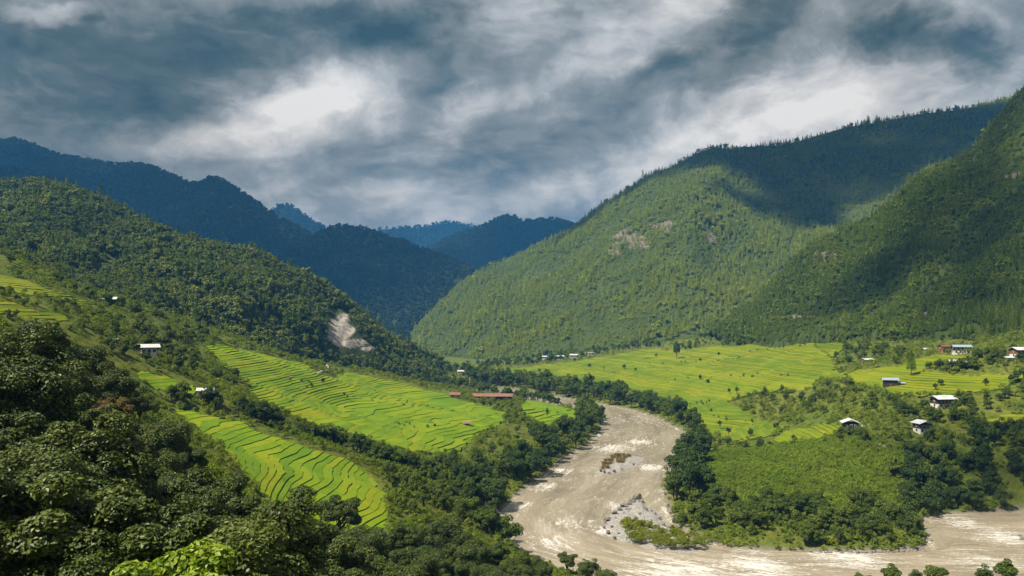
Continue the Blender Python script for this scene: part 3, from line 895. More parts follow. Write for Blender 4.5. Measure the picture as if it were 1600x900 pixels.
def pine(seed, H=16.0, rad=3.0, n=260, leaf=1.25, tiers=9):
    r = np.random.default_rng(seed)
    C, N = [], []
    per = n // tiers
    for t in range(tiers):
        f = t / (tiers - 1)
        z = H * (0.26 + 0.72 * f)
        R = rad * (1.0 - f ** 1.5) * (0.80 + 0.35 * r.random()) + 0.25
        nb = max(3, int(6 - 3 * f))
        a0 = r.uniform(0, 6.28)
        m = int(per * (0.5 + 1.1 * (1 - f)))
        br = r.integers(0, nb, m)
        an = a0 + br * 2 * math.pi / nb + r.normal(size=m) * 0.32
        rr = R * np.sqrt(r.uniform(0.12, 1.0, m))
        d = np.stack([np.cos(an), np.sin(an), np.zeros(m)], 1)
        C.append(d * rr[:, None] + np.stack([np.zeros(m), np.zeros(m), z - rr * 0.10 + r.normal(size=m) * H * 0.032], 1))
        N.append(unit(d * 0.6 + np.array([0, 0, 0.55]) + r.normal(size=(m, 3)) * 0.45))
    C = np.vstack(C); N = np.vstack(N)
    L = leaf * r.uniform(0.7, 1.3, len(C))
    return leaves(C, N, L, L * 0.5, r, 0.05), tube([(0, 0, -1.5), (0, 0, H * .5), (0, 0, H * .95)], [H * .018, H * .012, H * .003], 5)


def bamboo(seed, H=9.0, culms=26, per=150):
    r = np.random.default_rng(seed)
    C, N, wood = [], [], []
    for k in range(culms):
        an = r.uniform(0, 6.28); lean = r.uniform(0.6, 2.6); h = H * r.uniform(0.65, 1.0)
        b = np.array([r.normal() * .5, r.normal() * .5, -0.5])
        d = np.array([math.cos(an), math.sin(an), 0])
        f = np.linspace(0, 1, 7)[:, None]
        pts = b + d * lean * f ** 2.2 + np.array([0, 0, 1]) * h * (f - 0.12 * f ** 4)
        wood.append(tube(list(pts), list(np.linspace(.05, .012, 7)), 4))
        s = r.uniform(0.32, 1.0, per) ** 0.8
        p = b + d * lean * (s ** 2.2)[:, None] + np.array([0, 0, 1]) * (h * (s - 0.12 * s ** 4))[:, None]
        C.append(p + r.normal(size=(per, 3)) * np.array([.42, .42, .3]))
        N.append(unit(r.normal(size=(per, 3)) * .5 + np.array([0, 0, .7]) + d * .4))
    C = np.vstack(C); N = np.vstack(N)
    L = r.uniform(.28, .5, len(C))
    return leaves(C, N, L, L * .3, r, .5), join(wood)


BARK = simple_mat('bark', (0.050, 0.040, 0.030), (0.15, 0.12, 0.095), 3.0, 0.95, 0.1, 0.5, stretch=(1, 1, .25))
LF_FG = leaf_mat('dark_glossy_leaves', [(0.020, 0.036, 0.010), (0.034, 0.058, 0.012), (0.055, 0.082, 0.016), (0.075, 0.100, 0.020)], 0.16, 0.48, 0.28, isl=0.5, gain=1.5)
LF_BRIGHT = leaf_mat('fresh_green_leaves', [(0.09, 0.155, 0.012), (0.13, 0.20, 0.018), (0.18, 0.24, 0.03)], 0.3, 0.45, 0.3, isl=0.7, gain=1.65)
LF_RUST = leaf_mat('rusty_leaves', [(0.085, 0.062, 0.026), (0.12, 0.088, 0.035), (0.095, 0.10, 0.03)], 0.2, 0.55, 0.3, isl=0.7)
LF_BAMBOO = leaf_mat('bamboo_leaves', [(0.055, 0.125, 0.012), (0.085, 0.17, 0.016), (0.12, 0.20, 0.02)], 0.35, 0.5, 0.25, isl=0.6)
LF_MID = leaf_mat('broadleaf_green', [(0.026, 0.050, 0.012), (0.044, 0.078, 0.014), (0.070, 0.110, 0.018), (0.110, 0.150, 0.024)], 0.22, 0.6, 0.2, isl=0.25)
LF_RIVER = leaf_mat('deep_river_green', [(0.020, 0.042, 0.014), (0.032, 0.062, 0.016), (0.055, 0.092, 0.020)], 0.2, 0.6, 0.2, isl=0.3, gain=1.35)
LF_FOREST = leaf_mat('hill_forest_leaves', [(0.032, 0.052, 0.016), (0.055, 0.080, 0.022), (0.085, 0.112, 0.030), (0.120, 0.136, 0.045)], 0.25, 0.65, 0.15, isl=0.15, gain=2.2)
LF_FAR = leaf_mat('far_forest_leaves', [(0.018, 0.030, 0.014), (0.032, 0.048, 0.018), (0.05, 0.066, 0.026)], 0.1, 0.8, 0.1, isl=0.1)
LF_PINE = leaf_mat('pine_needles', [(0.066, 0.098, 0.014), (0.100, 0.138, 0.018), (0.132, 0.168, 0.022), (0.160, 0.186, 0.034)], 0.25, 0.7, 0.12, isl=0.15, gain=2.45)
LF_PINE_D = leaf_mat('dark_pine_needles', [(0.040, 0.072, 0.012), (0.062, 0.105, 0.014), (0.095, 0.140, 0.018), (0.13, 0.155, 0.03)], 0.22, 0.7, 0.12, isl=0.15, gain=1.75)
LF_SHRUB = leaf_mat('shrub_leaves', [(0.045, 0.080, 0.012), (0.080, 0.125, 0.016), (0.120, 0.165, 0.022), (0.165, 0.185, 0.04)], 0.25, 0.65, 0.15, isl=0.3, gain=1.75)
LF_SCRUB = leaf_mat('low_scrub_leaves', [(0.050, 0.090, 0.010), (0.085, 0.138, 0.014), (0.125, 0.175, 0.020)], 0.25, 0.65, 0.15, isl=0.3, gain=1.8)

# crown and wood meshes shared by every tree of a kind
FG = [(mesh('crown', *c, [LF_FG]), mesh('trunk', *w, [BARK])) for c, w in
      [broadleaf(40 + i, 12.0, rd, lm, nn, 0.27, lw, 1.0, 0.6, (0.17, 0.33)) for i, (rd, lm, nn, lw) in enumerate([(4.8, 60, 26000, .2), (3.7, 46, 22000, .14), (5.2, 70, 28000, .24), (4.3, 52, 24000, .2), (3.9, 40, 22000, .3)])]]
c_, w_ = broadleaf(60, 7.0, 4.0, 46, 9000, 0.40, 0.15, 1.0, 0.72, (0.2, 0.3)); BR = (mesh('crown', *c_, [LF_BRIGHT]), mesh('trunk', *w_, [BARK]))
c_, w_ = broadleaf(61, 10.0, 4.0, 40, 14000, 0.30, 0.2, 1.0, 0.6, (0.2, 0.32)); RU = (mesh('crown', *c_, [LF_RUST]), mesh('trunk', *w_, [BARK]))
BAM = []
for sd in (70, 71):
    c_, w_ = bamboo(sd)
    BAM.append((mesh('crown', *c_, [LF_BAMBOO]), mesh('stem', *w_, [LF_BAMBOO])))
MID = {}
for nm, mt in (('mid', LF_MID), ('river', LF_RIVER), ('shrub', LF_SHRUB)):
    MID[nm] = []
    for i in range(5):
        c_, w_ = broadleaf(80 + i, 12.0, (4.6, 5.2, 4.0, 4.8, 3.7)[i], (22, 26, 18, 24, 20)[i], 2600, 0.62, (0.12, 0.18, 0.16, 0.10, 0.2)[i], 1.0, 0.7, (0.26, 0.40))
        MID[nm].append((mesh('crown', *c_, [mt]), mesh('trunk', *w_, [BARK])))
PINEMID = []
for i in range(4):
    c_, w_ = pine(120 + i, 16, (3.0, 3.5, 2.7, 3.2)[i], 900, 0.85, 12)
    PINEMID.append((mesh('crown', *c_, [LF_PINE_D]), mesh('trunk', *w_, [BARK])))


def merged(name, cw, lm):
    V, Fc = join(cw)
    return mesh(name, V, Fc, [lm, BARK], False, np.r_[np.zeros(len(cw[0][1]), int), np.ones(len(cw[1][1]), int)])


def source(nm, meshes):
    """a collection that is not in the scene: only instanced by the masses of far plants"""
    c = bpy.data.collections.new(nm)
    for i, m in enumerate(meshes):
        c.objects.link(bpy.data.objects.new('%s_%02d' % (nm, i), m))
    return c


FAR = lambda mt, n=230, leaf=1.7, s0=200: [merged('forest_tree', broadleaf(s0 + i, 12.0, (4.4, 5.0, 3.8, 4.7)[i], 12, n, leaf, 0.08, 1.0, 0.8, (0.32, 0.46), 0.05), mt) for i in range(4)]
PN = lambda mt, n=230, leaf=1.5, s0=240: [merged('forest_pine', pine(s0 + i, 16, (3.3, 3.8, 3.0, 3.5)[i], n, leaf, 8), mt) for i in range(4)]
SRC = {
    'forest': source('forest_kind', FAR(LF_FOREST, 330, 1.35) + PN(LF_PINE_D)[:1]),
    'far': source('far_kind', FAR(LF_FAR, 70, 3.0, 220)),
    'pine': source('pine_kind', PN(LF_PINE, 300, 1.25) + FAR(LF_PINE, 300, 1.35)[:1]),
    'pine_dark': source('dark_pine_kind', PN(LF_PINE_D, 300, 1.25)[:3] + FAR(LF_PINE_D, 300, 1.35)[:2]),
    'shrub': source('shrub_kind', [mesh('shrub', *broadleaf(300 + i, 3.0, 1.7, 10, 210, 0.42, 0.0, 1.0, 0.7, (0.3, 0.46))[0], [LF_SHRUB]) for i in range(4)]),
    'scrub': source('scrub_kind', [mesh('scrub', *broadleaf(310 + i, 2.0, 1.5, 9, 160, 0.36, 0.0, 1.0, 0.6, (0.3, 0.46))[0], [LF_SCRUB]) for i in range(4)]),
    'midtree': source('bank_kind', [merged('bank_tree', broadleaf(320 + i, 12.0, 4.6, 18, 900, 0.95, 0.1, 1.0, 0.75, (0.28, 0.42)), LF_MID) for i in range(4)]),
}


def scatter(name, label, cat, P, S, src, seed=0):
    """a mass of plants: one object, points that carry turn, size and which plant"""
    P = np.asarray(P, np.float32)
    if len(P) == 0:
        return
    r = np.random.default_rng(seed)
    me = bpy.data.meshes.new(name)
    me.vertices.add(len(P)); me.vertices.foreach_set('co', P.ravel())
    S = np.asarray(S, np.float32)
    wz = r.uniform(0.85, 1.2, len(P))
    fattr(me, 'size', np.stack([S, S, S * wz], 1), typ='FLOAT_VECTOR')
    fattr(me, 'turn', np.stack([r.normal(size=len(P)) * .05, r.normal(size=len(P)) * .05, r.uniform(0, 6.28, len(P))], 1), typ='FLOAT_VECTOR')
    nk = len(SRC[src].objects)
    fattr(me, 'pick', r.integers(0, nk, len(P)), typ='INT')
    o = obj(name, me)
    g = bpy.data.node_groups.new(name + '_scatter', 'GeometryNodeTree')
    g.interface.new_socket('Geometry', in_out='INPUT', socket_type='NodeSocketGeometry')
    g.interface.new_socket('Geometry', in_out='OUTPUT', socket_type='NodeSocketGeometry')
    q = NT(g)
    gi = q.n('NodeGroupInput'); go = q.n('NodeGroupOutput')
    ci = q.n('GeometryNodeCollectionInfo', {'Collection': SRC[src], 'Separate Children': True, 'Reset Children': True})
    at = lambda nm, t: q.n('GeometryNodeInputNamedAttribute', {'Name': nm}, data_type=t).outputs[0]
    ip = q.n('GeometryNodeInstanceOnPoints', {'Points': gi.outputs[0], 'Instance': ci.outputs[0], 'Pick Instance': True, 'Instance Index': at('pick', 'INT'), 'Rotation': at('turn', 'FLOAT_VECTOR'), 'Scale': at('size', 'FLOAT_VECTOR')})
    g.links.new(ip.outputs[0], go.inputs[0])
    md = o.modifiers.new('scatter', 'NODES')
    md.node_group = g
    return tag(o, label, cat, kind='stuff')


def on_mountain(Mt, n, seed, pxr=(-90, 1690), thin=0.0, lim=None, rockd=0.35):
    A, rk = Mt
    r = np.random.default_rng(seed)
    a = np.linalg.norm(np.cross(A[1:, :-1] - A[:-1, :-1], A[:-1, 1:] - A[:-1, :-1]), axis=2)
    px, py = proj(A)
    pc = px[:-1, :-1]
    a = a * ((pc > pxr[0]) & (pc < pxr[1])) * np.where(rk[:-1, :-1] > 0.3, rockd, 1.0)
    mid = (A[1:, 1:] + A[:-1, :-1]) / 2
    if thin:
        a = a * np.clip(1 - thin * smooth(0.1, 0.5, fbm(mid[..., 0] / 120, mid[..., 1] / 120, 3, seed)), 0.04, 1)
    if lim is not None:
        a = a * lim(mid)
    w = a.ravel() / a.sum()
    c = r.choice(len(w), n, p=w)
    j, i = np.unravel_index(c, a.shape)
    u, v = r.random(n)[:, None], r.random(n)[:, None]
    P = (A[j, i] * (1 - u) + A[j, i + 1] * u) * (1 - v) + (A[j + 1, i] * (1 - u) + A[j + 1, i + 1] * u) * v
    P[:, 2] -= 0.8
    return P


# --- hill and mountain forests
def stands(P):
    """old and young stands, and a few giants"""
    return np.clip(1.0 + 0.55 * fbm(P[:, 0] / 90, P[:, 1] / 90, 3, 61), 0.55, 1.6) * np.where(rng.random(len(P)) < 0.06, 1.35, 1.0)


def over_ground(P, m=1.0):
    g = ground_z(P[:, 0], P[:, 1])
    return P[P[:, 2] > g - m]


SCAR = [(512, 484), (538, 482), (560, 524), (584, 546), (575, 562), (530, 566), (510, 540)]
p = over_ground(on_mountain(M1, 17000, 11, thin=0.5, rockd=0.03))
p = p[~inpoly(*proj(p), SCAR)]
scatter('forest', 'mixed broadleaf forest covering the hill on the left', 'forest', p, rng.uniform(0.5, 1.2, len(p)) * stands(p), 'forest', 1)
p = over_ground(on_mountain(M2, 34000, 12))
NPINE = 290
ord2 = np.argsort(p[:, 1])
scatter('forest', 'pale green pine forest covering the broad right mountain', 'forest', p, rng.uniform(0.5, 1.15, len(p)) * stands(p), 'pine', 2)
p3 = over_ground(on_mountain(M3, 17000, 13, thin=0.5))
px3, py3 = proj(p3)
o3 = np.argsort(p3[:, 1])
near3 = [i for i in o3 if -10 < px3[i] < 1610 and 380 < py3[i] < 535][:NPINE]
rest = np.ones(len(p3), bool); rest[near3] = False
scatter('forest', 'dark pine and broadleaf forest on the steep slope at right', 'forest', p3[rest], rng.uniform(0.5, 1.05, rest.sum()) * stands(p3[rest]), 'pine_dark', 3)
for Mt, n, lb, sz in ((M4, 15000, 'forest on the rounded blue hill in the valley middle', 1.2), (M5, 24000, 'forest on the long dark blue left ridge', 1.6), (M6, 7000, 'forest on the low blue spur behind the left hill', 1.2),
                      (M7, 3500, 'forest on the small pointed blue peak', 2.4), (M8, 5000, 'forest on the hazy farthest ridge', 2.8), (M9, 14000, 'forest on the blue double peaked mountain', 1.8)):
    p = on_mountain(Mt, n, 14 + n)
    scatter('forest', lb, 'forest', p, rng.uniform(0.7, 1.3, len(p)) * sz, 'far', n)


# --- single plants
def tree(name, cw, pos, h, label, cat='tree', group=None, turn=None, wide=1.0, parts=('crown', 'trunk')):
    s = h / 12.0
    root = obj(name, None, loc=tuple(pos), rot=(0, 0, random.uniform(0, 6.28) if turn is None else turn), scale=(s * wide, s * wide, s))
    tag(root, label, cat, group)
    obj(parts[0], cw[0], root); obj(parts[1], cw[1], root)
    return root


PLACED = []                    # (x, y, r) of the single trees

# ------------------------------------------------------------------ foreground trees on the near slope
def edge(py):
    return float(np.interp(py, [490, 520, 560, 610, 650, 700, 760, 800, 840, 905], [60, 105, 180, 232, 268, 318, 380, 405, 395, 380]))


fgl = []
r = np.random.default_rng(5)
for k, py in enumerate(range(500, 905, 38)):
    e = edge(py) - 18
    n = max(2, int((e + 70) / 58))
    for i in range(n):
        px = -60 + (e + 60) * (i + (0.25 if k % 2 else 0)) / max(1, n - 1 + (0.25 if k % 2 else 0))
        fgl.append((px + r.uniform(-10, 10) * (i < n - 1), py + r.uniform(-8, 14), r.choice([9.5, 11.5, 13, 15.5]) * r.uniform(.9, 1.1) + 2.0 * float(smooth(640, 520, py)), 58 + 45 * float(smooth(760, 540, py))))
fgl += [(455, 770, 17, 84), (532, 772, 17, 88), (405, 802, 15, 78), (492, 806, 14, 80), (566, 820, 15, 86), (515, 842, 14, 74), (440, 840, 13, 70), (585, 866, 13, 78), (385, 862, 12, 64), (470, 880, 12, 66), (540, 890, 12, 70),
        (628, 818, 16, 110), (690, 808, 17, 120), (612, 858, 13, 92), (662, 852, 14, 98), (738, 836, 15, 125), (775, 848, 13, 135), (808, 866, 12, 140), (705, 872, 13, 104), (760, 882, 12, 112), (846, 874, 10, 150), (886, 862, 10, 175), (918, 874, 9, 180), (830, 890, 10, 130), (945, 890, 8, 185), (650, 888, 12, 80), (600, 895, 11, 70)]
fgl += [(18, 508, 16, 105), (68, 502, 16, 112), (118, 532, 15, 108), (160, 556, 14, 104), (-20, 520, 15, 100), (40, 545, 14, 100)]
words = ['broad', 'tall', 'full', 'ragged', 'dense', 'spreading', 'rounded', 'bushy']
for i, (px, py, h, ym) in enumerate(fgl):
    p = stand(px, py, h, ym, 420)
    if px < 420:
        where = 'in the dark wood massed over the left foreground slope'
    elif px < 600:
        where = 'in the clump below the lower rice terraces'
    else:
        where = 'at the bottom edge between terraces and river'
    size = 'small' if h < 11 else 'middling' if h < 13.5 else 'tall'
    part = 'left' if px % 200 < 70 else 'middle' if px % 200 < 135 else 'right'
    row = 'topmost' if py < 560 else 'upper' if py < 680 else 'lower' if py < 800 else 'lowest'
    if px < 420:
        where = 'of the left wood, %s row, %s' % (row, 'at the frame edge' if px < 60 else 'mid wood' if px < edge(py) - 90 else 'on its open side')
    t = tree('broadleaf_tree', FG[i % 5], p, h, size + ' dark glossy leaved tree ' + where, 'tree', 'trees of the left foreground wood' if px < 420 else 'trees ' + where, wide=1.2)
    PLACED.append((p[0], p[1], 4))
for px, py, h, lb in [(292, 858, 7.4, 'bright fresh green tree at the very bottom, lighter than its dark neighbours')]:
    x, y = (px - CX) / F * 52, 52.0
    g = float(ground_z(np.array([x]), np.array([y]))[0])
    h = CH - (py - HY) / F * y - g
    root = tree('broadleaf_tree', BR, (x, y, g + h - 7.4), 7.4 * 12 / 7.0, lb)
    lowt = obj('lower_trunk', mesh('lower_trunk', *tube([(0, 0, -(h - 5.5)), (0, 0, .5)], [.3, .2], 7), [BARK]), root)
for px, py, h, lb in [(168, 616, 10.5, 'rusty brown tinged tree above the dark foreground wood'), (60, 500, 12, 'olive brown tree on top of the left foreground wood')]:
    p = stand(px, py, h, 60, 200)
    tree('broadleaf_tree', RU, p, h * 1.2, lb)
for i, (px, py, h) in enumerate([(40, 585, 13), (76, 600, 13), (14, 606, 12), (104, 620, 11)]):
    p = stand(px, py, h, 78, 200)
    tree('bamboo_clump', BAM[i % 2], p, h * 12 / 9, 'feathery bright green bamboo at the left edge among dark trees', 'bamboo', 'bamboo at the left edge', parts=('crown', 'stem'))
for px, py, h, lb in [(1392, 882, 11, 'round treetop at the bottom edge, left of the bottom right corner trees'), (1463, 878, 11, 'round treetop second from the bottom right corner'), (1572, 872, 13, 'dark leafy treetop in the bottom right corner'), (1430, 892, 9, 'low treetop between two round treetops at bottom right'),
                      (1540, 886, 10, 'small treetop just left of the corner tree at bottom right'), (1348, 894, 8, 'lowest treetop at the bottom edge below the rocky shore')]:
    p = stand(px, py, h, 140, 300)
    tree('broadleaf_tree', MID['mid'][int(px) % 5], p, h, lb, turn=px)

# ------------------------------------------------------------------ trees of the valley
TREES = []          # x, y, z, h, look, where


def outside(x, y, m=0.5):
    return ~in_fields(x, y, m) & ~inpoly(x, y, RIVER) & (dist_poly(x, y, RIVER) > 0.6)


def along_bank(bank, p0, p1, off, n, hh, look, where, seed):
    r = np.random.default_rng(seed)
    a, b = at0(*p0), at0(*p1)
    i0, i1 = np.argmin(np.hypot(*(bank - a).T)), np.argmin(np.hypot(*(bank - b).T))
    i0, i1 = min(i0, i1), max(i0, i1)
    cand = []
    for _ in range(n):
        i = int(np.clip(r.integers(i0, i1 + 1), 2, NS - 3))
        t = bank[i + 2] - bank[i - 2]; t = t / (np.linalg.norm(t) + 1e-9)
        nn = np.array([t[1], -t[0]])
        o = r.uniform(*off)
        p = bank[i] + nn * o
        if inpoly(p[:1], p[1:], RIVER)[0]:
            p = bank[i] - nn * o
        cand.append(p)
    cand = np.array(cand)
    for p in cand[outside(cand[:, 0], cand[:, 1])]:
        TREES.append((p[0], p[1], r.uniform(*hh), look, where))


def along(pts, width, n, hh, look, where, seed, inf=False):
    r = np.random.default_rng(seed)
    P = spline(np.array([hit(*p)[:2] for p in pts]), 200)
    cand = P[r.integers(0, 200, n)] + r.normal(size=(n, 2)) * width
    for p in cand[outside(cand[:, 0], cand[:, 1]) | inf]:
        TREES.append((p[0], p[1], r.uniform(*hh), look, where))


def patch(pts, n, hh, look, where, seed, inf=False):
    r = np.random.default_rng(seed)
    P = np.array([hit(*p)[:2] for p in pts])
    lo, hi = P.min(0), P.max(0)
    c = 0
    for _ in range(60):
        q = r.uniform(lo, hi, (400, 2))
        k = inpoly(q[:, 0], q[:, 1], P)
        if not inf:
            k &= outside(q[:, 0], q[:, 1])
        for p in q[k]:
            if c < n:
                TREES.append((p[0], p[1], r.uniform(*hh), look, where)); c += 1
        if c >= n:
            break


WHERE = {
    'belt': 'in the belt along the far bank',
    'left': 'crowding the left river bank',
    'point': 'on the wooded river point',
    'mass': 'in the thicket at the right edge',
    'hedge': 'in the hedge between two rice fields',
    'tangle': 'between the lower terraces and river',
    'barn': 'around the long red barn',
    'slope': 'on the scrubby left slope',
    'crest': 'along the left slope crest',
    'farms': 'among the right hand farmhouses',
    'foot': 'at the mountain foot',
    'band': 'in the band below the right terraces',
    'rice': 'on a bank between rice plots',
    'tall': 'in the tall stand inside the bend',
}
along_bank(RB, (720, 598), (1070, 678), (2, 34), 150, (15, 25), 'river', 'belt', 1)
along_bank(LB, (918, 641), (783, 803), (1.5, 26), 80, (11, 18), 'river', 'left', 2)
along_bank(LB, (783, 803), (830, 872), (2, 26), 22, (9, 14), 'mid', 'left', 3)
along_bank(LB, (700, 605), (880, 634), (2, 22), 70, (9, 15), 'river', 'barn', 24)
along_bank(RB, (1074, 702), (1036, 790), (3, 20), 20, (15, 22), 'river', 'tall', 4)
patch([(1050, 800), (1110, 784), (1250, 796), (1390, 792), (1436, 812), (1438, 852), (1250, 858), (1120, 846)], 105, (6, 11.5), 'mid', 'point', 5)
patch([(1398, 735), (1440, 708), (1520, 692), (1640, 676), (1700, 790), (1500, 800), (1432, 808), (1400, 780)], 100, (9, 14), 'river', 'mass', 6)
along([(268, 622), (330, 636), (390, 654), (440, 672), (500, 690), (560, 708), (620, 730), (690, 752)], 2.6, 58, (7, 11), 'river', 'hedge', 7)
patch([(606, 742), (690, 722), (760, 706), (850, 708), (845, 735), (800, 770), (770, 810), (700, 830), (622, 820)], 80, (5, 11), 'mid', 'tangle', 8)
patch([(690, 622), (720, 628), (800, 636), (828, 650), (852, 690), (806, 696), (790, 664), (750, 646)], 42, (3.5, 6.5), 'mid', 'barn', 9)
patch([(195, 500), (330, 535), (345, 575), (385, 610), (300, 606), (260, 585), (215, 570), (120, 530)], 85, (4, 8.5), 'mid', 'slope', 10)
patch([(0, 440), (100, 470), (200, 510), (120, 540), (0, 500)], 60, (2.5, 5), 'shrub', 'slope', 11)
along([(50, 425), (110, 450), (160, 474), (220, 492), (280, 512), (335, 530)], 7, 44, (5, 9.5), 'mid', 'crest', 12)
patch([(1300, 535), (1400, 548), (1440, 560), (1400, 574), (1310, 580)], 34, (6, 10), 'mid', 'farms', 13)
along([(1425, 580), (1460, 577), (1500, 578), (1535, 575)], 5, 22, (6, 9), 'river', 'farms', 14)
patch([(1520, 560), (1570, 552), (1640, 560), (1640, 640), (1590, 610), (1570, 580)], 34, (6, 10), 'mid', 'farms', 15)
patch([(1490, 625), (1600, 612), (1640, 690), (1540, 690), (1480, 665), (1420, 660), (1400, 640)], 55, (6, 10.5), 'mid', 'farms', 16)
patch([(1130, 622), (1180, 618), (1262, 606), (1310, 596), (1345, 608), (1440, 630), (1420, 652), (1300, 650), (1190, 640)], 66, (4.5, 8.5), 'mid', 'band', 17)
along([(1090, 690), (1160, 700), (1250, 688), (1330, 682), (1440, 688), (1520, 690)], 5, 40, (4, 7.5), 'mid', 'band', 18)
along([(690, 582), (780, 572), (860, 562), (940, 552), (1000, 544), (1060, 545)], 14, 60, (8, 14), 'mid', 'foot', 19)
along([(1060, 545), (1120, 535), (1180, 528), (1260, 520), (1300, 530)], 12, 40, (6, 11), 'mid', 'foot', 20)
along([(640, 594), (680, 600), (720, 606), (760, 612)], 9, 26, (8, 13), 'river', 'belt', 21)

patch([(1060, 548), (1180, 531), (1260, 522), (1330, 532), (1450, 540), (1640, 540), (1640, 524), (1400, 518), (1250, 508), (1100, 526)], 220, (5, 10), 'mid', 'foot', 22)
patch([(640, 598), (760, 578), (900, 560), (1000, 546), (1000, 536), (900, 550), (760, 566), (650, 586)], 120, (7, 13), 'mid', 'foot', 23)
for k_, (pl_, n_) in enumerate([([(930, 576), (1010, 570), (1090, 566), (1150, 562)], 22), ([(990, 602), (1080, 592), (1160, 590), (1230, 588)], 24), ([(1050, 632), (1120, 628)], 10), ([(1150, 552), (1220, 545), (1260, 540)], 16), ([(1100, 645), (1180, 660)], 10),
                                ([(540, 620), (600, 632), (650, 640)], 9), ([(455, 600), (500, 606)], 8), ([(600, 660), (680, 668)], 8)]):
    along(pl_, 5, n_, (1.6, 3.6), 'mid', 'rice', 60 + k_, True)
lone = [(975, 577), (993, 580), (921, 575), (1045, 637), (1125, 668), (1138, 680), (1173, 683), (1213, 674), (1123, 556), (1025, 558), (1094, 565), (1094, 594), (1139, 614), (1151, 614), (843, 582), (898, 566), (1078, 660), (1106, 600), (1240, 690), (440, 562), (505, 600), (968, 690 - 60), (1540, 603), (1462, 610), (1470, 604), (1580, 600)]
for px, py in lone:
    p = hit(px, py)
    h = {(1078, 660): 12}.get((px, py), random.uniform(5, 8))
    tree('broadleaf_tree', MID['river'][random.randrange(5)], p - np.array([0, 0, .3]), h, 'small dark tree standing alone in the open rice terraces', 'tree', 'lone trees in the rice fields')
p = hit(1057, 560)
tree('broadleaf_tree', MID['river'][0], p, 26, 'big dark tree towering alone at the edge of the right rice field', 'tree', wide=0.7)
p = hit(1424, 585)
tree('pine_tree', PINEMID[0], p, 14, 'tall dark conifer beside the hedge under the farmhouses', 'tree')
p = hit(892, 560)
tree('pine_tree', PINEMID[1], p, 24, 'dark pointed conifer behind the hamlet at the mountain foot', 'tree')
p = hit(835 + 20, 652)
tree('broadleaf_tree', MID['mid'][2], p, 9, 'slender pale tree in the small rice field by the bend', 'tree', wide=0.6)

T = np.array([t[:3] for t in TREES])
tz = ground_z(T[:, 0], T[:, 1])
tpx, tpy = proj(np.c_[T[:, :2], tz])
appar = T[:, 2] / T[:, 1]
vis = (tpx > -30) & (tpx < 1630)
idx = [i for i in np.argsort(-appar) if vis[i]]
pick = set(idx[:200])
GR = {k: np.sort([tpx[i] for i in pick if TREES[i][4] == k]) for k in WHERE}
for i in pick:
    look, where = TREES[i][3], TREES[i][4]
    h = T[i, 2]
    bush = look == 'shrub'
    nm = 'bush' if bush else 'broadleaf_tree'
    kk = random.randrange(5)
    g = GR[where]
    rk = (np.searchsorted(g, tpx[i]) + .5) / len(g)
    end = 'left end' if rk < .2 else 'left part' if rk < .4 else 'middle' if rk < .6 else 'right part' if rk < .8 else 'right end'
    lb = ['broad', 'spreading', 'narrow', 'full', 'slim'][kk] + {'river': ' deep green tree ', 'mid': ' mid green tree ', 'shrub': ' yellow green bush '}[look] + WHERE[where] + ', ' + end
    tree(nm, MID[look][kk], (T[i, 0], T[i, 1], tz[i] - 0.4), h, lb, 'bush' if bush else 'tree', 'plants ' + WHERE[where], wide=random.uniform(0.85, 1.2) * (1.25 if bush else 1.0))
rest = [i for i in range(len(T)) if i not in pick]
scatter('tree_mass', 'farther broadleaf trees merging into belts across the valley floor', 'trees', np.c_[T[rest, :2], tz[rest] - 0.4], T[rest, 2] / 12.0, 'midtree', 77)

# pines that show largest on the near right slope
for i in near3:
    s = rng.uniform(0.55, 1.0)
    o = obj('pine_tree', SRC['pine_dark'].objects[int(rng.integers(0, 3))].data, loc=tuple(p3[i]), rot=(0, 0, rng.uniform(0, 6.28)), scale=(s, s, s * rng.uniform(.9, 1.15)))
    tag(o, '%s pine on the right slope, %s, %s' % ('small' if s < .7 else 'middling' if s < .85 else 'tall', 'near its foot' if py3[i] > 500 else 'partway up' if py3[i] > 465 else 'higher up',
        'left of the houses' if px3[i] < 1420 else 'above the paired houses' if px3[i] < 1530 else 'above the frame edge house'), 'pine tree', 'pines on the lower right slope')

# ------------------------------------------------------------------ shrubs and scrub
def cover(n, seed, y0, y1, dens, exclude=None):
    r = np.random.default_rng(seed)
    Y = np.exp(r.uniform(math.log(y0), math.log(y1), n))
    X = (r.uniform(-60, 1660, n) - CX) / F * Y
    k = outside(X, Y, 0.2) & (r.random(n) < dens(X, Y))
    X, Y = X[k], Y[k]
    return np.c_[X, Y, ground_z(X, Y) - 0.15]


PEN = np.array([hit(*p)[:2] for p in [(1075, 720), (1130, 700), (1250, 694), (1400, 692), (1470, 700), (1405, 735), (1395, 794), (1250, 800), (1110, 788), (1060, 775)]])
den = lambda X, Y: np.where(inpoly(X, Y, PEN), 0.0, (0.25 + 0.75 * smooth(-0.25, 0.25, fbm(X / 22, Y / 22, 3, 44))) * np.where((X < -170) & (Y > 330) & (Y < 680), 0.55, 1.0))
p = cover(110000, 31, 22, 1700, den)
scatter('shrubbery', 'green shrubs and bushes spread over the slopes and banks', 'shrubs', p, rng.uniform(0.4, 1.35, len(p)) * (0.8 + 0.6 * smooth(200, 700, p[:, 1])), 'shrub', 5)
lo, hi = PEN.min(0) - 4, PEN.max(0) + 4
q = rng.uniform(lo, hi, (12500, 2))
q = q[inpoly(q[:, 0], q[:, 1], PEN) & outside(q[:, 0], q[:, 1])]
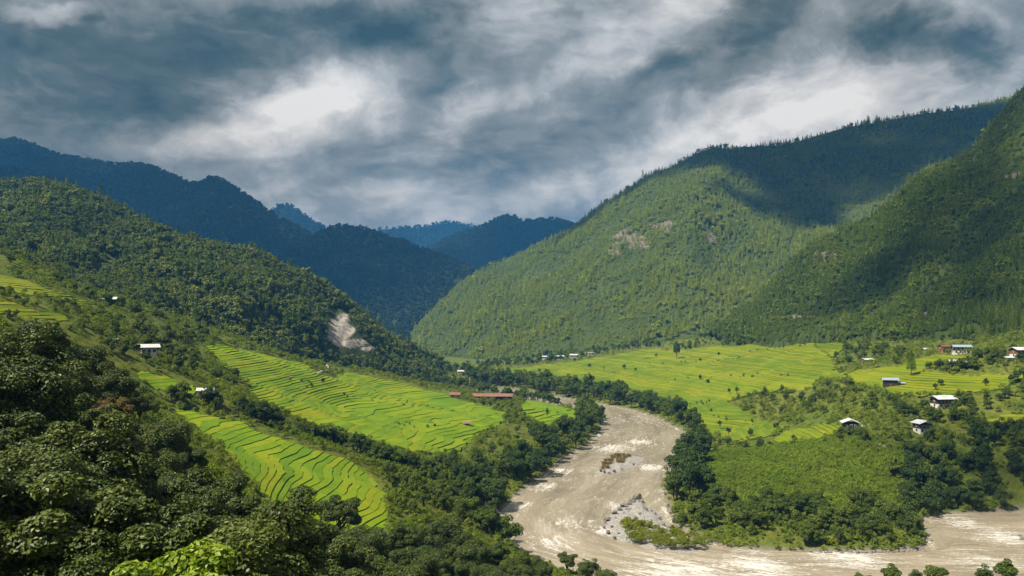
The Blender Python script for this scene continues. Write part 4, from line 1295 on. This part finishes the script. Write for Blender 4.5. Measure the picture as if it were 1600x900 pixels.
scatter('shrubbery', 'even low green scrub blanketing the flat inside the river bend', 'scrub', np.c_[q, ground_z(q[:, 0], q[:, 1]) - 0.1], rng.uniform(0.6, 1.5, len(q)) * np.clip(1 + .5 * fbm(q[:, 0] / 14, q[:, 1] / 14, 2, 3), .6, 1.5), 'scrub', 6)

q = rng.uniform(lo, hi, (3000, 2))
q = q[inpoly(q[:, 0], q[:, 1], PEN) & outside(q[:, 0], q[:, 1])][:420]
scatter('shrubbery', 'taller bushes dotted through the low scrub inside the bend', 'shrubs', np.c_[q, ground_z(q[:, 0], q[:, 1]) - 0.1], rng.uniform(0.5, 1.3, len(q)), 'shrub', 16)

# ------------------------------------------------------------------ houses
WHITE = simple_mat('whitewash', (0.48, 0.455, 0.42), (0.68, 0.66, 0.62), 0.6, 0.9, 0.1)
OCHRE = simple_mat('rammed_earth', (0.26, 0.17, 0.10), (0.38, 0.26, 0.17), 0.8, 0.95, 0.1)
TIMBER = simple_mat('dark_timber', (0.022, 0.016, 0.013), (0.06, 0.042, 0.032), 2.0, 0.8, 0.2)
REDWOOD = simple_mat('red_brown_timber', (0.13, 0.045, 0.028), (0.22, 0.085, 0.05), 2.0, 0.8, 0.2)
ROOFM = simple_mat('pale_metal_roof', (0.36, 0.36, 0.37), (0.56, 0.56, 0.57), 0.5, 0.5, 0.4, stretch=(6, 1, 1))
ROOFB = simple_mat('blue_grey_metal_roof', (0.17, 0.22, 0.28), (0.30, 0.36, 0.42), 0.5, 0.5, 0.4, stretch=(6, 1, 1))
ROOFR = simple_mat('rusty_red_roof', (0.15, 0.058, 0.048), (0.26, 0.125, 0.10), 0.4, 0.7, 0.3, stretch=(4, 1, 1))
GLASS = rgbm('dark_pane', (0.02, 0.022, 0.026), 0.25, 0.5)
STONE = simple_mat('river_stone', (0.055, 0.05, 0.045), (0.26, 0.24, 0.215), 0.7, 0.95, 0.2, 0.5)


def boxes(bl):
    """bl: list of (x0, x1, y0, y1, z0, z1)"""
    V, Fc = [], []
    for (x0, x1, y0, y1, z0, z1) in bl:
        o = len(V)
        V += [(x, y, z) for z in (z0, z1) for y in (y0, y1) for x in (x0, x1)]
        Fc += [tuple(o + k for k in f) for f in ((0, 2, 3, 1), (4, 5, 7, 6), (0, 1, 5, 4), (1, 3, 7, 5), (3, 2, 6, 7), (2, 0, 4, 6))]
    return V, Fc


def gable(w, d, z, rise, over, th=0.16, along_x=True):
    """two roof slopes with a thickness, ridge along x"""
    a, b = w / 2 + over, d / 2 + over
    e = rise * over / (d / 2)
    prof = [(-b, z - e), (0, z + rise), (b, z - e), (b, z - e - th), (0, z + rise - th * 1.2), (-b, z - e - th)]
    V = [(-a, y, zz) for y, zz in prof] + [(a, y, zz) for y, zz in prof]
    n = 6
    Fc = [(i, (i + 1) % n, n + (i + 1) % n, n + i) for i in range(n)] + [(0, 5, 4, 1), (1, 4, 3, 2), (6, 7, 10, 11), (7, 8, 9, 10)]
    if not along_x:
        V = [(y, x, zz) for x, y, zz in V]
    return V, Fc


def house(px, py, w, d, st, label, wall=None, roof=None, upper=None, nwin=4, turn=0.0, name='farmhouse', rise=None, over=1.0, lift=0.7, top=False, xroof=True, annex=0, far=False, sink=0.3, group=None):
    """a farmhouse facing the river: whitewashed walls, timber upper storey with white panels, roof raised on posts over an open loft"""
    wall, roof, upper = wall or WHITE, roof or ROOFM, upper
    p = hit(px, py)
    root = obj(name, None, loc=(p[0], p[1], p[2] - sink), rot=(0, 0, turn))
    tag(root, label, 'house', group)
    H = 2.7
    z = 0
    base = H * st + sink
    P = lambda nm, bl, m, par=root: obj(nm, mesh(nm, *boxes(bl), [m]), par)
    hw, hd = w / 2, d / 2
    lower = base if upper is None else base - H
    wl = P('wall', [(-hw, hw, -hd, hd, -2.0, lower)], wall)
    levels = []
    if lower > 1.5:
        levels.append((lower - H, wall, False))
    if upper is not None:
        us = P('upper_storey', [(-hw - .25, hw + .25, -hd - .25, hd + .1, lower, base)], upper)
        levels.append((lower, upper, True))
    if st >= 3:
        levels.append((lower - 2 * H, wall, False))
    for zf, m, isup in levels:
        front = -hd - (.25 if isup else 0)
        for i in range(nwin):
            x = -hw + w * (i + .5) / nwin
            ww, hh = min(1.25, w / nwin * .52), 1.45
            f = P('window', [(x - ww / 2 - .12, x + ww / 2 + .12, front - .10, front - .002, zf + .65, zf + .65 + hh)], WHITE if isup else TIMBER)
            if not far:
                P('pane', [(x - ww / 2 + .05, x - .04, front - .14, front - .1, zf + .8, zf + .5 + hh), (x + .04, x + ww / 2 - .05, front - .14, front - .1, zf + .8, zf + .5 + hh)], GLASS, f)
        if not far:
            for s in (-1, 1):
                xx = s * (hw + (.25 if isup else 0))
                f = P('window', [(min(xx, xx + s * .1), max(xx, xx + s * .1), -.7, .7, zf + .7, zf + 2.1)], WHITE if isup else TIMBER)
                P('pane', [(min(xx + s * .1, xx + s * .13), max(xx + s * .1, xx + s * .13), -.5, .5, zf + .85, zf + 1.95)], GLASS, f)
    if not far:
        dr = P('door', [(-.55, .55, -hd - .08, -hd - .003, sink, sink + 2.0)], REDWOOD)
        P('handle', [(.3, .38, -hd - .14, -hd - .08, sink + .95, sink + 1.05)], GLASS, dr)
    for x in (-hw + .3, 0, hw - .3) if lift else ():
        for y in (-hd + .3, hd - .3):
            P('post', [(x - .1, x + .1, y - .1, y + .1, base, base + lift + .5)], TIMBER)
    P('loft_floor', [(-hw - .3, hw + .3, -hd - .3, hd + .3, base + .003, base + .16)], TIMBER)
    rz = base + lift + .16
    rs = rise or d * .17
    rf = obj('roof', mesh('roof', *gable(w, d, rz, rs, over, .16) if xroof else gable(d, w, rz, rs, over, .16, False), [roof]), root)
    if top:
        obj('ridge_roof', mesh('ridge_roof', *gable(w * .36, d * .4, rz + rs * .75, .55, .3), [roof]), rf)
    if annex:
        s = 1 if annex > 0 else -1
        x0, x1 = (hw, hw + abs(annex)) if s > 0 else (-hw - abs(annex), -hw)
        P('annex', [(x0 + .01, x1, -hd * .6, hd * .6, -1, base * .62)], TIMBER)
        V, Fc = gable(abs(annex), d * .6, base * .62 + .1, .6, .6)
        obj('annex_roof', mesh('annex_roof', np.array(V) + np.array([(x0 + x1) / 2, 0, 0]), Fc, [roof]), root)
    return root


house(1472, 636, 11.5, 8.5, 2, 'large white farmhouse with dark timber upper floor and four white windows', upper=TIMBER, nwin=4, turn=0.18, top=True, over=1.9, lift=1.0, sink=-.8)
house(1328, 673, 8.5, 8.5, 2, 'white farmhouse with gabled pale roof and low side shed among scrub', nwin=3, upper=TIMBER, turn=-0.25, xroof=False, over=1.5, annex=4.5, rise=1.7, sink=-.5)
house(1441, 675, 7.5, 7.5, 2, 'small white farmhouse with gabled pale roof right of the one with a shed', nwin=3, upper=TIMBER, turn=0.12, xroof=False, over=1.3, rise=1.4, sink=-1.0)
house(1391, 603, 10, 7, 1.6, 'low dark house with grey roof half hidden amid the right terraces', wall=TIMBER, roof=ROOFB, nwin=3, turn=-0.35, annex=5)
house(1497, 575, 11, 7, 1.7, 'dark timber house with pale roof behind the dark hedge', wall=TIMBER, nwin=4, turn=-0.4, annex=6)
house(1478, 551, 11, 7, 2, 'red brown earthen house beside the white house with blue grey roof', wall=OCHRE, roof=REDWOOD, upper=REDWOOD, nwin=4, turn=0.1, lift=.3, over=.6)
house(1502, 552, 13, 8, 2, 'white two storey house with blue grey roof above the right terraces', roof=ROOFB, upper=TIMBER, nwin=4, turn=-0.25, lift=.4, over=1.1)
house(1522, 536, 7.5, 5, 1, 'small weathered hut on the slope above the white house', wall=OCHRE, roof=TIMBER, nwin=2, turn=0.2, far=True)
house(1597, 559, 14, 9, 2.2, 'white house with red brown window bands cut by the right frame edge', upper=REDWOOD, nwin=6, turn=0.1, lift=.7, over=1.6)
house(1576, 563, 6.5, 4.5, .8, 'low pale roofed shed left of the house at the right frame edge', wall=OCHRE, nwin=2, lift=.2, far=True)
house(1448, 549, 6, 4.5, .8, 'little low hut with pale roof left of the red brown house', wall=OCHRE, nwin=2, lift=.2, far=True)
house(1355, 568, 9, 6, 1.2, 'pale roofed house sunk in trees right of the wide rice field', wall=OCHRE, nwin=3, turn=.3, far=True)
house(1299, 522, 9, 6, 1, 'pale roofed cottage at the upper right corner of the rice field', nwin=3, far=True)
house(1268, 518, 10, 7, 1.7, 'brown timber house high above the rice field near bare red earth', wall=OCHRE, upper=TIMBER, roof=TIMBER, nwin=3, far=True)
house(1192, 524, 11, 8, 1.6, 'dark brown house at the top edge of the rice field', wall=TIMBER, roof=TIMBER, nwin=3, far=True)
house(1157, 524, 13, 9, 2, 'white house with grey roof at the top edge of the rice field', nwin=4, far=True)
house(851, 562, 8, 8, 2, 'narrow white house at the left end of the hamlet under the mountain', nwin=2, far=True)
house(874, 562, 15, 10, 2.2, 'tall white and brown house in the hamlet under the mountain', upper=TIMBER, nwin=4, far=True, turn=.2)
house(897, 560, 14, 10, 2.2, 'white house with a pale roof right of the tall hamlet house', nwin=3, far=True, turn=-.3, upper=TIMBER)
house(925, 556, 15, 9, 1.6, 'white gabled house at the right end of the hamlet', nwin=3, far=True, xroof=False)
house(925, 535, 13, 8, 1.4, 'dark house with pale roof on the knoll above the hamlet', wall=TIMBER, nwin=3, far=True)
house(914, 537, 9, 7, 1.2, 'smaller house on the knoll left of the dark one', nwin=2, far=True, wall=TIMBER)
house(722, 584, 14, 8, 1.4, 'lone white building where the valley narrows', nwin=4, far=True)
house(168, 475, 11, 8, 1.2, 'low farmhouse with broad pale roof on the crest of the left slope', wall=TIMBER, nwin=3, turn=.3, over=1.5, sink=-.8)
house(232, 555, 7.5, 6.5, 1.4, 'white farmhouse with flat pale roof amid trees on the left slope', nwin=3, turn=.55, over=1.7, lift=.9, sink=0)
house(178, 537, 3.6, 3, .7, 'tiny white roofed shed on the left slope above the farmhouse', wall=OCHRE, nwin=1, lift=.1, far=True, over=.5)
house(321, 618, 6.5, 5, .9, 'small hut with pale roof beside the hedge on the left', wall=OCHRE, nwin=2, turn=.3, over=1.0, lift=.5, sink=-.5)
house(766, 624, 46, 10, 1.3, 'long barn with rusty red roof beside the rice fields', wall=TIMBER, roof=ROOFR, nwin=10, turn=-.03, name='barn', rise=2.2, lift=.5, sink=-1.5, far=True)
house(711, 621, 9.5, 7, 1.2, 'small hut with rusty red roof left of the long barn', wall=OCHRE, roof=ROOFR, nwin=2, name='barn', rise=1.6, lift=.3, far=True, sink=-1)
house(730, 665, 4.5, 3.5, .9, 'little thatched field shelter at the edge of the middle terraces', wall=OCHRE, roof=simple_mat('thatch', (0.13, 0.10, 0.06), (0.26, 0.21, 0.13), 2, .95, .05), nwin=1, name='shelter', rise=1.2, lift=.1, far=True)


# ------------------------------------------------------------------ gravel bars, boulders, dry reeds
def rockmesh(seed, flat=0.7):
    r = np.random.default_rng(seed)
    n = 30
    d = unit(r.normal(size=(n, 3)))
    import bmesh
    bm = bmesh.new()
    for v in d * r.uniform(.75, 1.1, n)[:, None] * np.array([1, .8, flat]):
        bm.verts.new(v)
    g = bmesh.ops.convex_hull(bm, input=bm.verts)
    for v in [v for v in bm.verts if not v.link_faces]:
        bm.verts.remove(v)
    me = bpy.data.meshes.new('boulder')
    bm.to_mesh(me); bm.free()
    me.materials.append(STONE)
    return me


ROCKS = [rockmesh(400 + i, .6 + .08 * (i % 3)) for i in range(6)]


def boulder(px, py, s, label, group):
    p = hit(px, py) if group != 'water' else np.array([*at0(px, py), 0.0])
    z = max(p[2], 0.0)
    o = obj('boulder', ROCKS[random.randrange(6)], loc=(p[0], p[1], z + s * .08 + (1.0 if group == 'water' else 0)), rot=(random.uniform(-.2, .2), random.uniform(-.2, .2), random.uniform(0, 6.28)), scale=(s, s * random.uniform(.8, 1.1), s))
    tag(o, label, 'boulder', group)


def bar(name, label, pts, h, seed):
    """a gravel bank rising out of the water; pts: outline as seen at water level"""
    P = np.array([at0(*p) for p in pts])
    P = spline(np.vstack([P, P[:1]]), 60)[:-1]
    c = P.mean(0)
    rings = 9
    V = []
    for k in range(rings):
        f = 1.06 * (1 - k / (rings - 1)) + 0.001
        q = c + (P - c) * f
        z = h * smooth(1.05, 0.35, np.full(len(q), f)) * (0.75 + 0.55 * fbm(q[:, 0] / 4, q[:, 1] / 4, 3, seed)) - 0.35 * (f > 1)
        V.append(np.c_[q, z])
    V = np.vstack(V); n = 59
    Fc = [(k * n + i, k * n + (i + 1) % n, (k + 1) * n + (i + 1) % n, (k + 1) * n + i) for k in range(rings - 1) for i in range(n)]
    m = simple_mat('gravel_' + name, (0.09, 0.083, 0.074), (0.40, 0.38, 0.35), 1.3, 0.95, 0.1, 0.9, 8)
    o = obj(name, mesh(name, V, Fc, [m], True))
    return tag(o, label, 'gravel bar', kind='structure'), P


b1, P1 = bar('gravel_bar', 'pale gravel islet with dry grass in midstream', [(934, 738), (945, 726), (960, 714), (985, 711), (1006, 716), (1000, 724), (978, 733), (955, 740)], 1.6, 3)
b2, P2 = bar('gravel_bar', 'rocky gravel bar off the wooded point at the river bend', [(938, 822), (948, 806), (968, 792), (985, 778), (1000, 776), (1012, 792), (1030, 800), (1040, 820), (1060, 836), (1100, 848), (1090, 864), (1040, 864), (990, 852), (955, 842)], 1.9, 5)
DRY = leaf_mat('dry_reeds', [(0.16, 0.135, 0.09), (0.25, 0.21, 0.14), (0.34, 0.29, 0.20)], 0.1, 0.9, 0.05, isl=.8, gain=1.0)
LIMEY = leaf_mat('yellow_green_willow', [(0.10, 0.145, 0.014), (0.16, 0.20, 0.018), (0.22, 0.23, 0.03)], 0.3, 0.6, 0.15, isl=.4)


def tuft(seed, mat, H=2.4, n=240):
    r = np.random.default_rng(seed)
    b = r.normal(size=(n, 3)) * np.array([.55, .55, 0])
    C = b * 1.4 + np.c_[np.zeros((n, 2)), r.uniform(.2, .5, n) * H]
    t = unit(np.c_[b[:, :2] * .5 + r.normal(size=(n, 2)) * .25, np.ones(n)])
    s = unit(np.cross(t, r.normal(size=(n, 3))))
    L = r.uniform(.5, 1.0, n)[:, None] * H
    V = np.stack([C - t * L / 2 - s * .07, C - t * L / 2 + s * .07, C + t * L / 2 + s * .015, C + t * L / 2 - s * .015], 1).reshape(-1, 3)
    i = np.arange(n)[:, None] * 4
    return mesh('tuft', V, np.concatenate([i, i + 1, i + 2, i + 3], 1), [mat])


SRC['reeds'] = source('reed_kind', [tuft(500 + i, DRY) for i in range(3)])
SRC['willow'] = source('willow_kind', [mesh('willow', *broadleaf(520 + i, 3.4, 1.8, 12, 420, 0.40, 0.0, 1.0, 0.5, (0.28, 0.42))[0], [LIMEY]) for i in range(3)])
r = np.random.default_rng(9)
q = np.array([at0(a, b) for a, b in zip(r.uniform(938, 986, 90), r.uniform(712, 740, 90))])
q = q[inpoly(q[:, 0], q[:, 1], np.array([at0(*p) for p in [(936, 737), (946, 722), (962, 713), (986, 712), (980, 722), (960, 732)]]))]
scatter('grass', 'dry straw coloured grass on the midstream islet', 'grass', np.c_[q, np.full(len(q), 1.0)], r.uniform(.7, 1.2, len(q)), 'reeds', 3)
wl = np.array([at0(*p) for p in [(966, 830), (978, 818), (1000, 824), (1035, 834), (1080, 842), (1110, 850), (1095, 862), (1040, 862), (995, 852), (975, 842)]])
q = r.uniform(wl.min(0), wl.max(0), (600, 2)); q = q[inpoly(q[:, 0], q[:, 1], wl)][:120]
scatter('shrubbery', 'yellow green willow scrub on the gravel bar by the wooded point', 'shrubs', np.c_[q, np.full(len(q), .9)], r.uniform(.6, 1.35, len(q)), 'willow', 4)
tree('broadleaf_tree', MID['mid'][1], np.array([*at0(1064, 838), .8]), 11, 'tree with a bare trunk on the gravel bar beside the wooded point', 'tree', wide=.8)
for px, py, s in [(995, 780, 3.2), (988, 785, 2.4), (1002, 786, 2.0), (975, 793, 2.3), (984, 790, 1.8), (1008, 800, 2.0), (1022, 806, 1.6), (1030, 812, 1.5), (1000, 806, 1.6), (992, 812, 1.3), (1014, 812, 1.2), (948, 815, 1.7), (943, 826, 1.4), (950, 834, 1.5), (960, 843, 1.2), (1036, 822, 1.6), (1046, 828, 1.3), (968, 798, 2.0), (982, 799, 1.7), (960, 804, 2.0), (952, 812, .9), (946, 819, .8), (990, 795, .8), (1005, 796, .9), (962, 812, .7), (975, 805, .8), (1018, 800, .8), (1010, 806, .7), (956, 826, .9), (966, 836, .7)]:
    boulder(px, py, s, 'grey boulder piled on the rocky bar at the river bend', 'water')
for px, py, s in [(938, 737, 1.8), (944, 739, 1.4), (952, 741, 1.3), (960, 738, 1.4), (985, 716, 1.2), (972, 735, 1.2), (990, 727, 1.0), (948, 730, 1.5)]:
    boulder(px, py, s, 'grey boulder at the tip of the grassy midstream islet', 'water')
for o in [o for o in COL.objects if o.get('group') == 'water']:
    o['group'] = 'boulders of the river bars'
for px, py, s in [(x + random.uniform(-3, 3), y + random.uniform(-3, 2), random.uniform(.7, 1.5)) for x, y in [(1150, 857)] + [(1270 + 7 * k, 864) for k in range(26)]]:
    boulder(px, py, s, 'pale stone along the shore below the wooded point', 'stones of the shore below the wooded point')
boulder(1440, 836, 2.6, 'big pale boulder at the tip of the wooded point', 'boulders of the tip')
boulder(1452, 846, 1.6, 'second pale boulder just below the big one at the wooded tip', 'boulders of the tip')
for px, py, s, lb in [(1598, 843, 1.8, 'dark wet boulder in the rapids at the right frame edge'), (1592, 838, 1.2, 'smaller dark boulder in the rapids beside the edge one'), (1026, 742, .8, 'wet rock breaking the surface right of the islet'), (1008, 700, .8, 'wet rock in the rapids upstream of the islet')]:
    p = at0(px, py)
    o = obj('boulder', ROCKS[int(px) % 6], loc=(p[0], p[1], .1), rot=(0, 0, px), scale=(s, s, s))
    tag(o, lb, 'boulder')
for px, py, s in [(1373, 696, 2.2), (1384, 699, 1.6), (1410, 702, 1.5), (1495, 684, 1.4)]:
    boulder(px, py, s, {1373: 'large grey rock outcrop in the scrub below the farmhouses', 1384: 'smaller grey rock leaning on the outcrop in the scrub', 1410: 'flat grey rock in the scrub right of the outcrop', 1495: 'grey rock among trees below the large farmhouse'}[px], 'rocks in the scrub')


# ------------------------------------------------------------------ foot path through the terraces
def path(name, label, pts, width):
    P = spline(np.array([hit(*p)[:2] for p in pts]), 60)
    t = np.gradient(P, axis=0); t = unit(t)
    n = np.c_[t[:, 1], -t[:, 0]]
    A, B = P + n * width / 2, P - n * width / 2
    mid = base_z(P[:, 0], P[:, 1]) + 0.9
    V = np.vstack([np.c_[A, mid], np.c_[B, mid], np.c_[A, mid - 2.5], np.c_[B, mid - 2.5]])
    k = 60
    Fc = [(i, i + 1, k + i + 1, k + i) for i in range(k - 1)] + [(2 * k + i, 2 * k + i + 1, i + 1, i) for i in range(k - 1)] + [(k + i, k + i + 1, 3 * k + i + 1, 3 * k + i) for i in range(k - 1)]
    m = simple_mat('packed_earth', (0.24, 0.20, 0.155), (0.42, 0.37, 0.31), .8, .95, .1)
    tag(obj(name, mesh(name, V, Fc, [m])), label, 'path', kind='structure')


path('path', 'pale earth track winding between the upper and middle terraces', [(438, 592), (465, 588), (490, 584), (503, 580), (511, 575), (522, 570)], 3.2)

# ------------------------------------------------------------------ broken cloud over the valley: it stands above the frame and shades the slopes below it
def cloud_mat():
    m, q = newmat('cloud')
    a = q.n('ShaderNodeBsdfDiffuse', {'Color': (0.9, 0.9, 0.9, 1)}).outputs[0]
    t = q.n('ShaderNodeBsdfTranslucent', {'Color': (0.85, 0.87, 0.9, 1)}).outputs[0]
    b = q.n('ShaderNodeMixShader', {0: .3, 1: a, 2: t}).outputs[0]
    core = q.n('ShaderNodeAttribute', attribute_name='core').outputs['Fac']     # thick in the heart of each puff, thin at its rim
    p = q.n('ShaderNodeNewGeometry').outputs['Position']
    al = q.m('MULTIPLY', core, q.m('ADD', 0.25, q.m('MULTIPLY', q.noise(p, 0.008, 5, 0.6), 1.0)), clamp=True)
    tr = q.n('ShaderNodeBsdfTransparent').outputs[0]
    out(q, q.n('ShaderNodeMixShader', {0: al, 1: tr, 2: b}).outputs[0])
    return m


CLM = cloud_mat()


def cloud(label, spots, z=3300.0, thick=130.0, seed=0, dens=1.0):
    """spots: (target point shaded, radius) - puffs of one cloud, each on the line from that point to the sun"""
    import bmesh
    r = np.random.default_rng(seed)
    core = []
    bm = bmesh.new()
    for (tp, rad) in spots:
        c = np.array(tp) + np.array(SUN) * ((z - tp[2]) / SUN.z)
        k = 9
        for i in range(k):
            a = r.uniform(0, 6.28); f = 0 if i == 0 else r.uniform(.35, .95)
            rr = rad * (0.75 if i == 0 else r.uniform(.22, .5))
            M = Matrix.Translation((c[0] + math.cos(a) * f * rad, c[1] + math.sin(a) * f * rad, c[2] + r.uniform(-20, 60))) @ Matrix.Diagonal((rr, rr, max(thick, rr * .4), 1))
            g = bmesh.ops.create_icosphere(bm, subdivisions=3, radius=1, matrix=M)
            ctr = M.translation
            for v in g['verts']:
                core.append(dens * max(0.0, 1 - ((v.co.x - ctr.x) ** 2 + (v.co.y - ctr.y) ** 2) / rr ** 2))
    co = np.array([v.co[:] for v in bm.verts])
    nz = fbm(co[:, 0] / 160, (co[:, 1] + co[:, 2]) / 160, 4, seed) * min(38, thick * .3)
    bm.normal_update()
    for v, n in zip(bm.verts, nz):
        v.co += v.normal * float(n)
    me = bpy.data.meshes.new('cloud')
    bm.to_mesh(me); bm.free()
    me.materials.append(CLM)
    fattr(me, 'core', core)
    me.polygons.foreach_set('use_smooth', np.ones(len(me.polygons), bool))
    o = obj('cloud', me)
    tag(o, label, 'cloud', kind='stuff')


T3 = lambda *a: W3(*a)
cloud('grey cloud over the right mountain top', [(T3(1250, 225, 2750), 330), (T3(1400, 190, 2700), 330), (T3(1120, 240, 2700), 250), (T3(1330, 290, 2480), 270), (T3(1480, 230, 2550), 300), (T3(1010, 290, 2700), 170), (T3(930, 345, 2720), 130), (T3(1240, 330, 2350), 150)], 3300, 110, 1)
cloud('grey cloud over the steep right slope', [(T3(1460, 440, 1100), 120), (T3(1585, 400, 1000), 130), (T3(1590, 180, 1250), 110), (T3(1380, 480, 1150), 110), (T3(1530, 480, 950), 120), (T3(1500, 340, 1200), 110)], 2300, 80, 2, 0.42)
cloud('wide grey cloud over the far left ridges', [(T3(60, 330, 4300), 900), (T3(330, 380, 4200), 800), (T3(560, 430, 3500), 620), (T3(60, 330, 3000), 420), (T3(330, 400, 2850), 300)], 3200, 200, 3, 0.75)
cloud('wide grey cloud over the head of the valley', [(T3(780, 400, 5200), 900), (T3(450, 380, 7000), 1300), (T3(700, 400, 8300), 1500), (T3(900, 400, 5200), 700)], 5200, 300, 4, 0.5)
cloud('small grey cloud over the wooded river point', [(T3(1540, 720, 450), 70)], 2200, 50, 5, 0.45)

# ------------------------------------------------------------------ the air between
def haze():
    m, q = newmat('haze_air')
    v = q.n('ShaderNodeVolumePrincipled', {'Color': (0.09, 0.43, 1.0, 1), 'Density': HAZE})
    q.t.links.new(v.outputs[0], q.n('ShaderNodeOutputMaterial').inputs['Volume'])
    x0, x1, y0, y1, z0, z1 = -9000, 9000, -700, 10500, -300, 1330
    V = [(x, y, z) for z in (z0, z1) for y in (y0, y1) for x in (x0, x1)]
    me = mesh('haze', V, [(0, 2, 3, 1), (4, 5, 7, 6), (0, 1, 5, 4), (1, 3, 7, 5), (3, 2, 6, 7), (2, 0, 4, 6)], [m])
    o = obj('haze', me)
    tag(o, 'thin blue haze filling the air of the whole valley', 'haze', kind='stuff')


HAZE = 0.58e-4
haze()
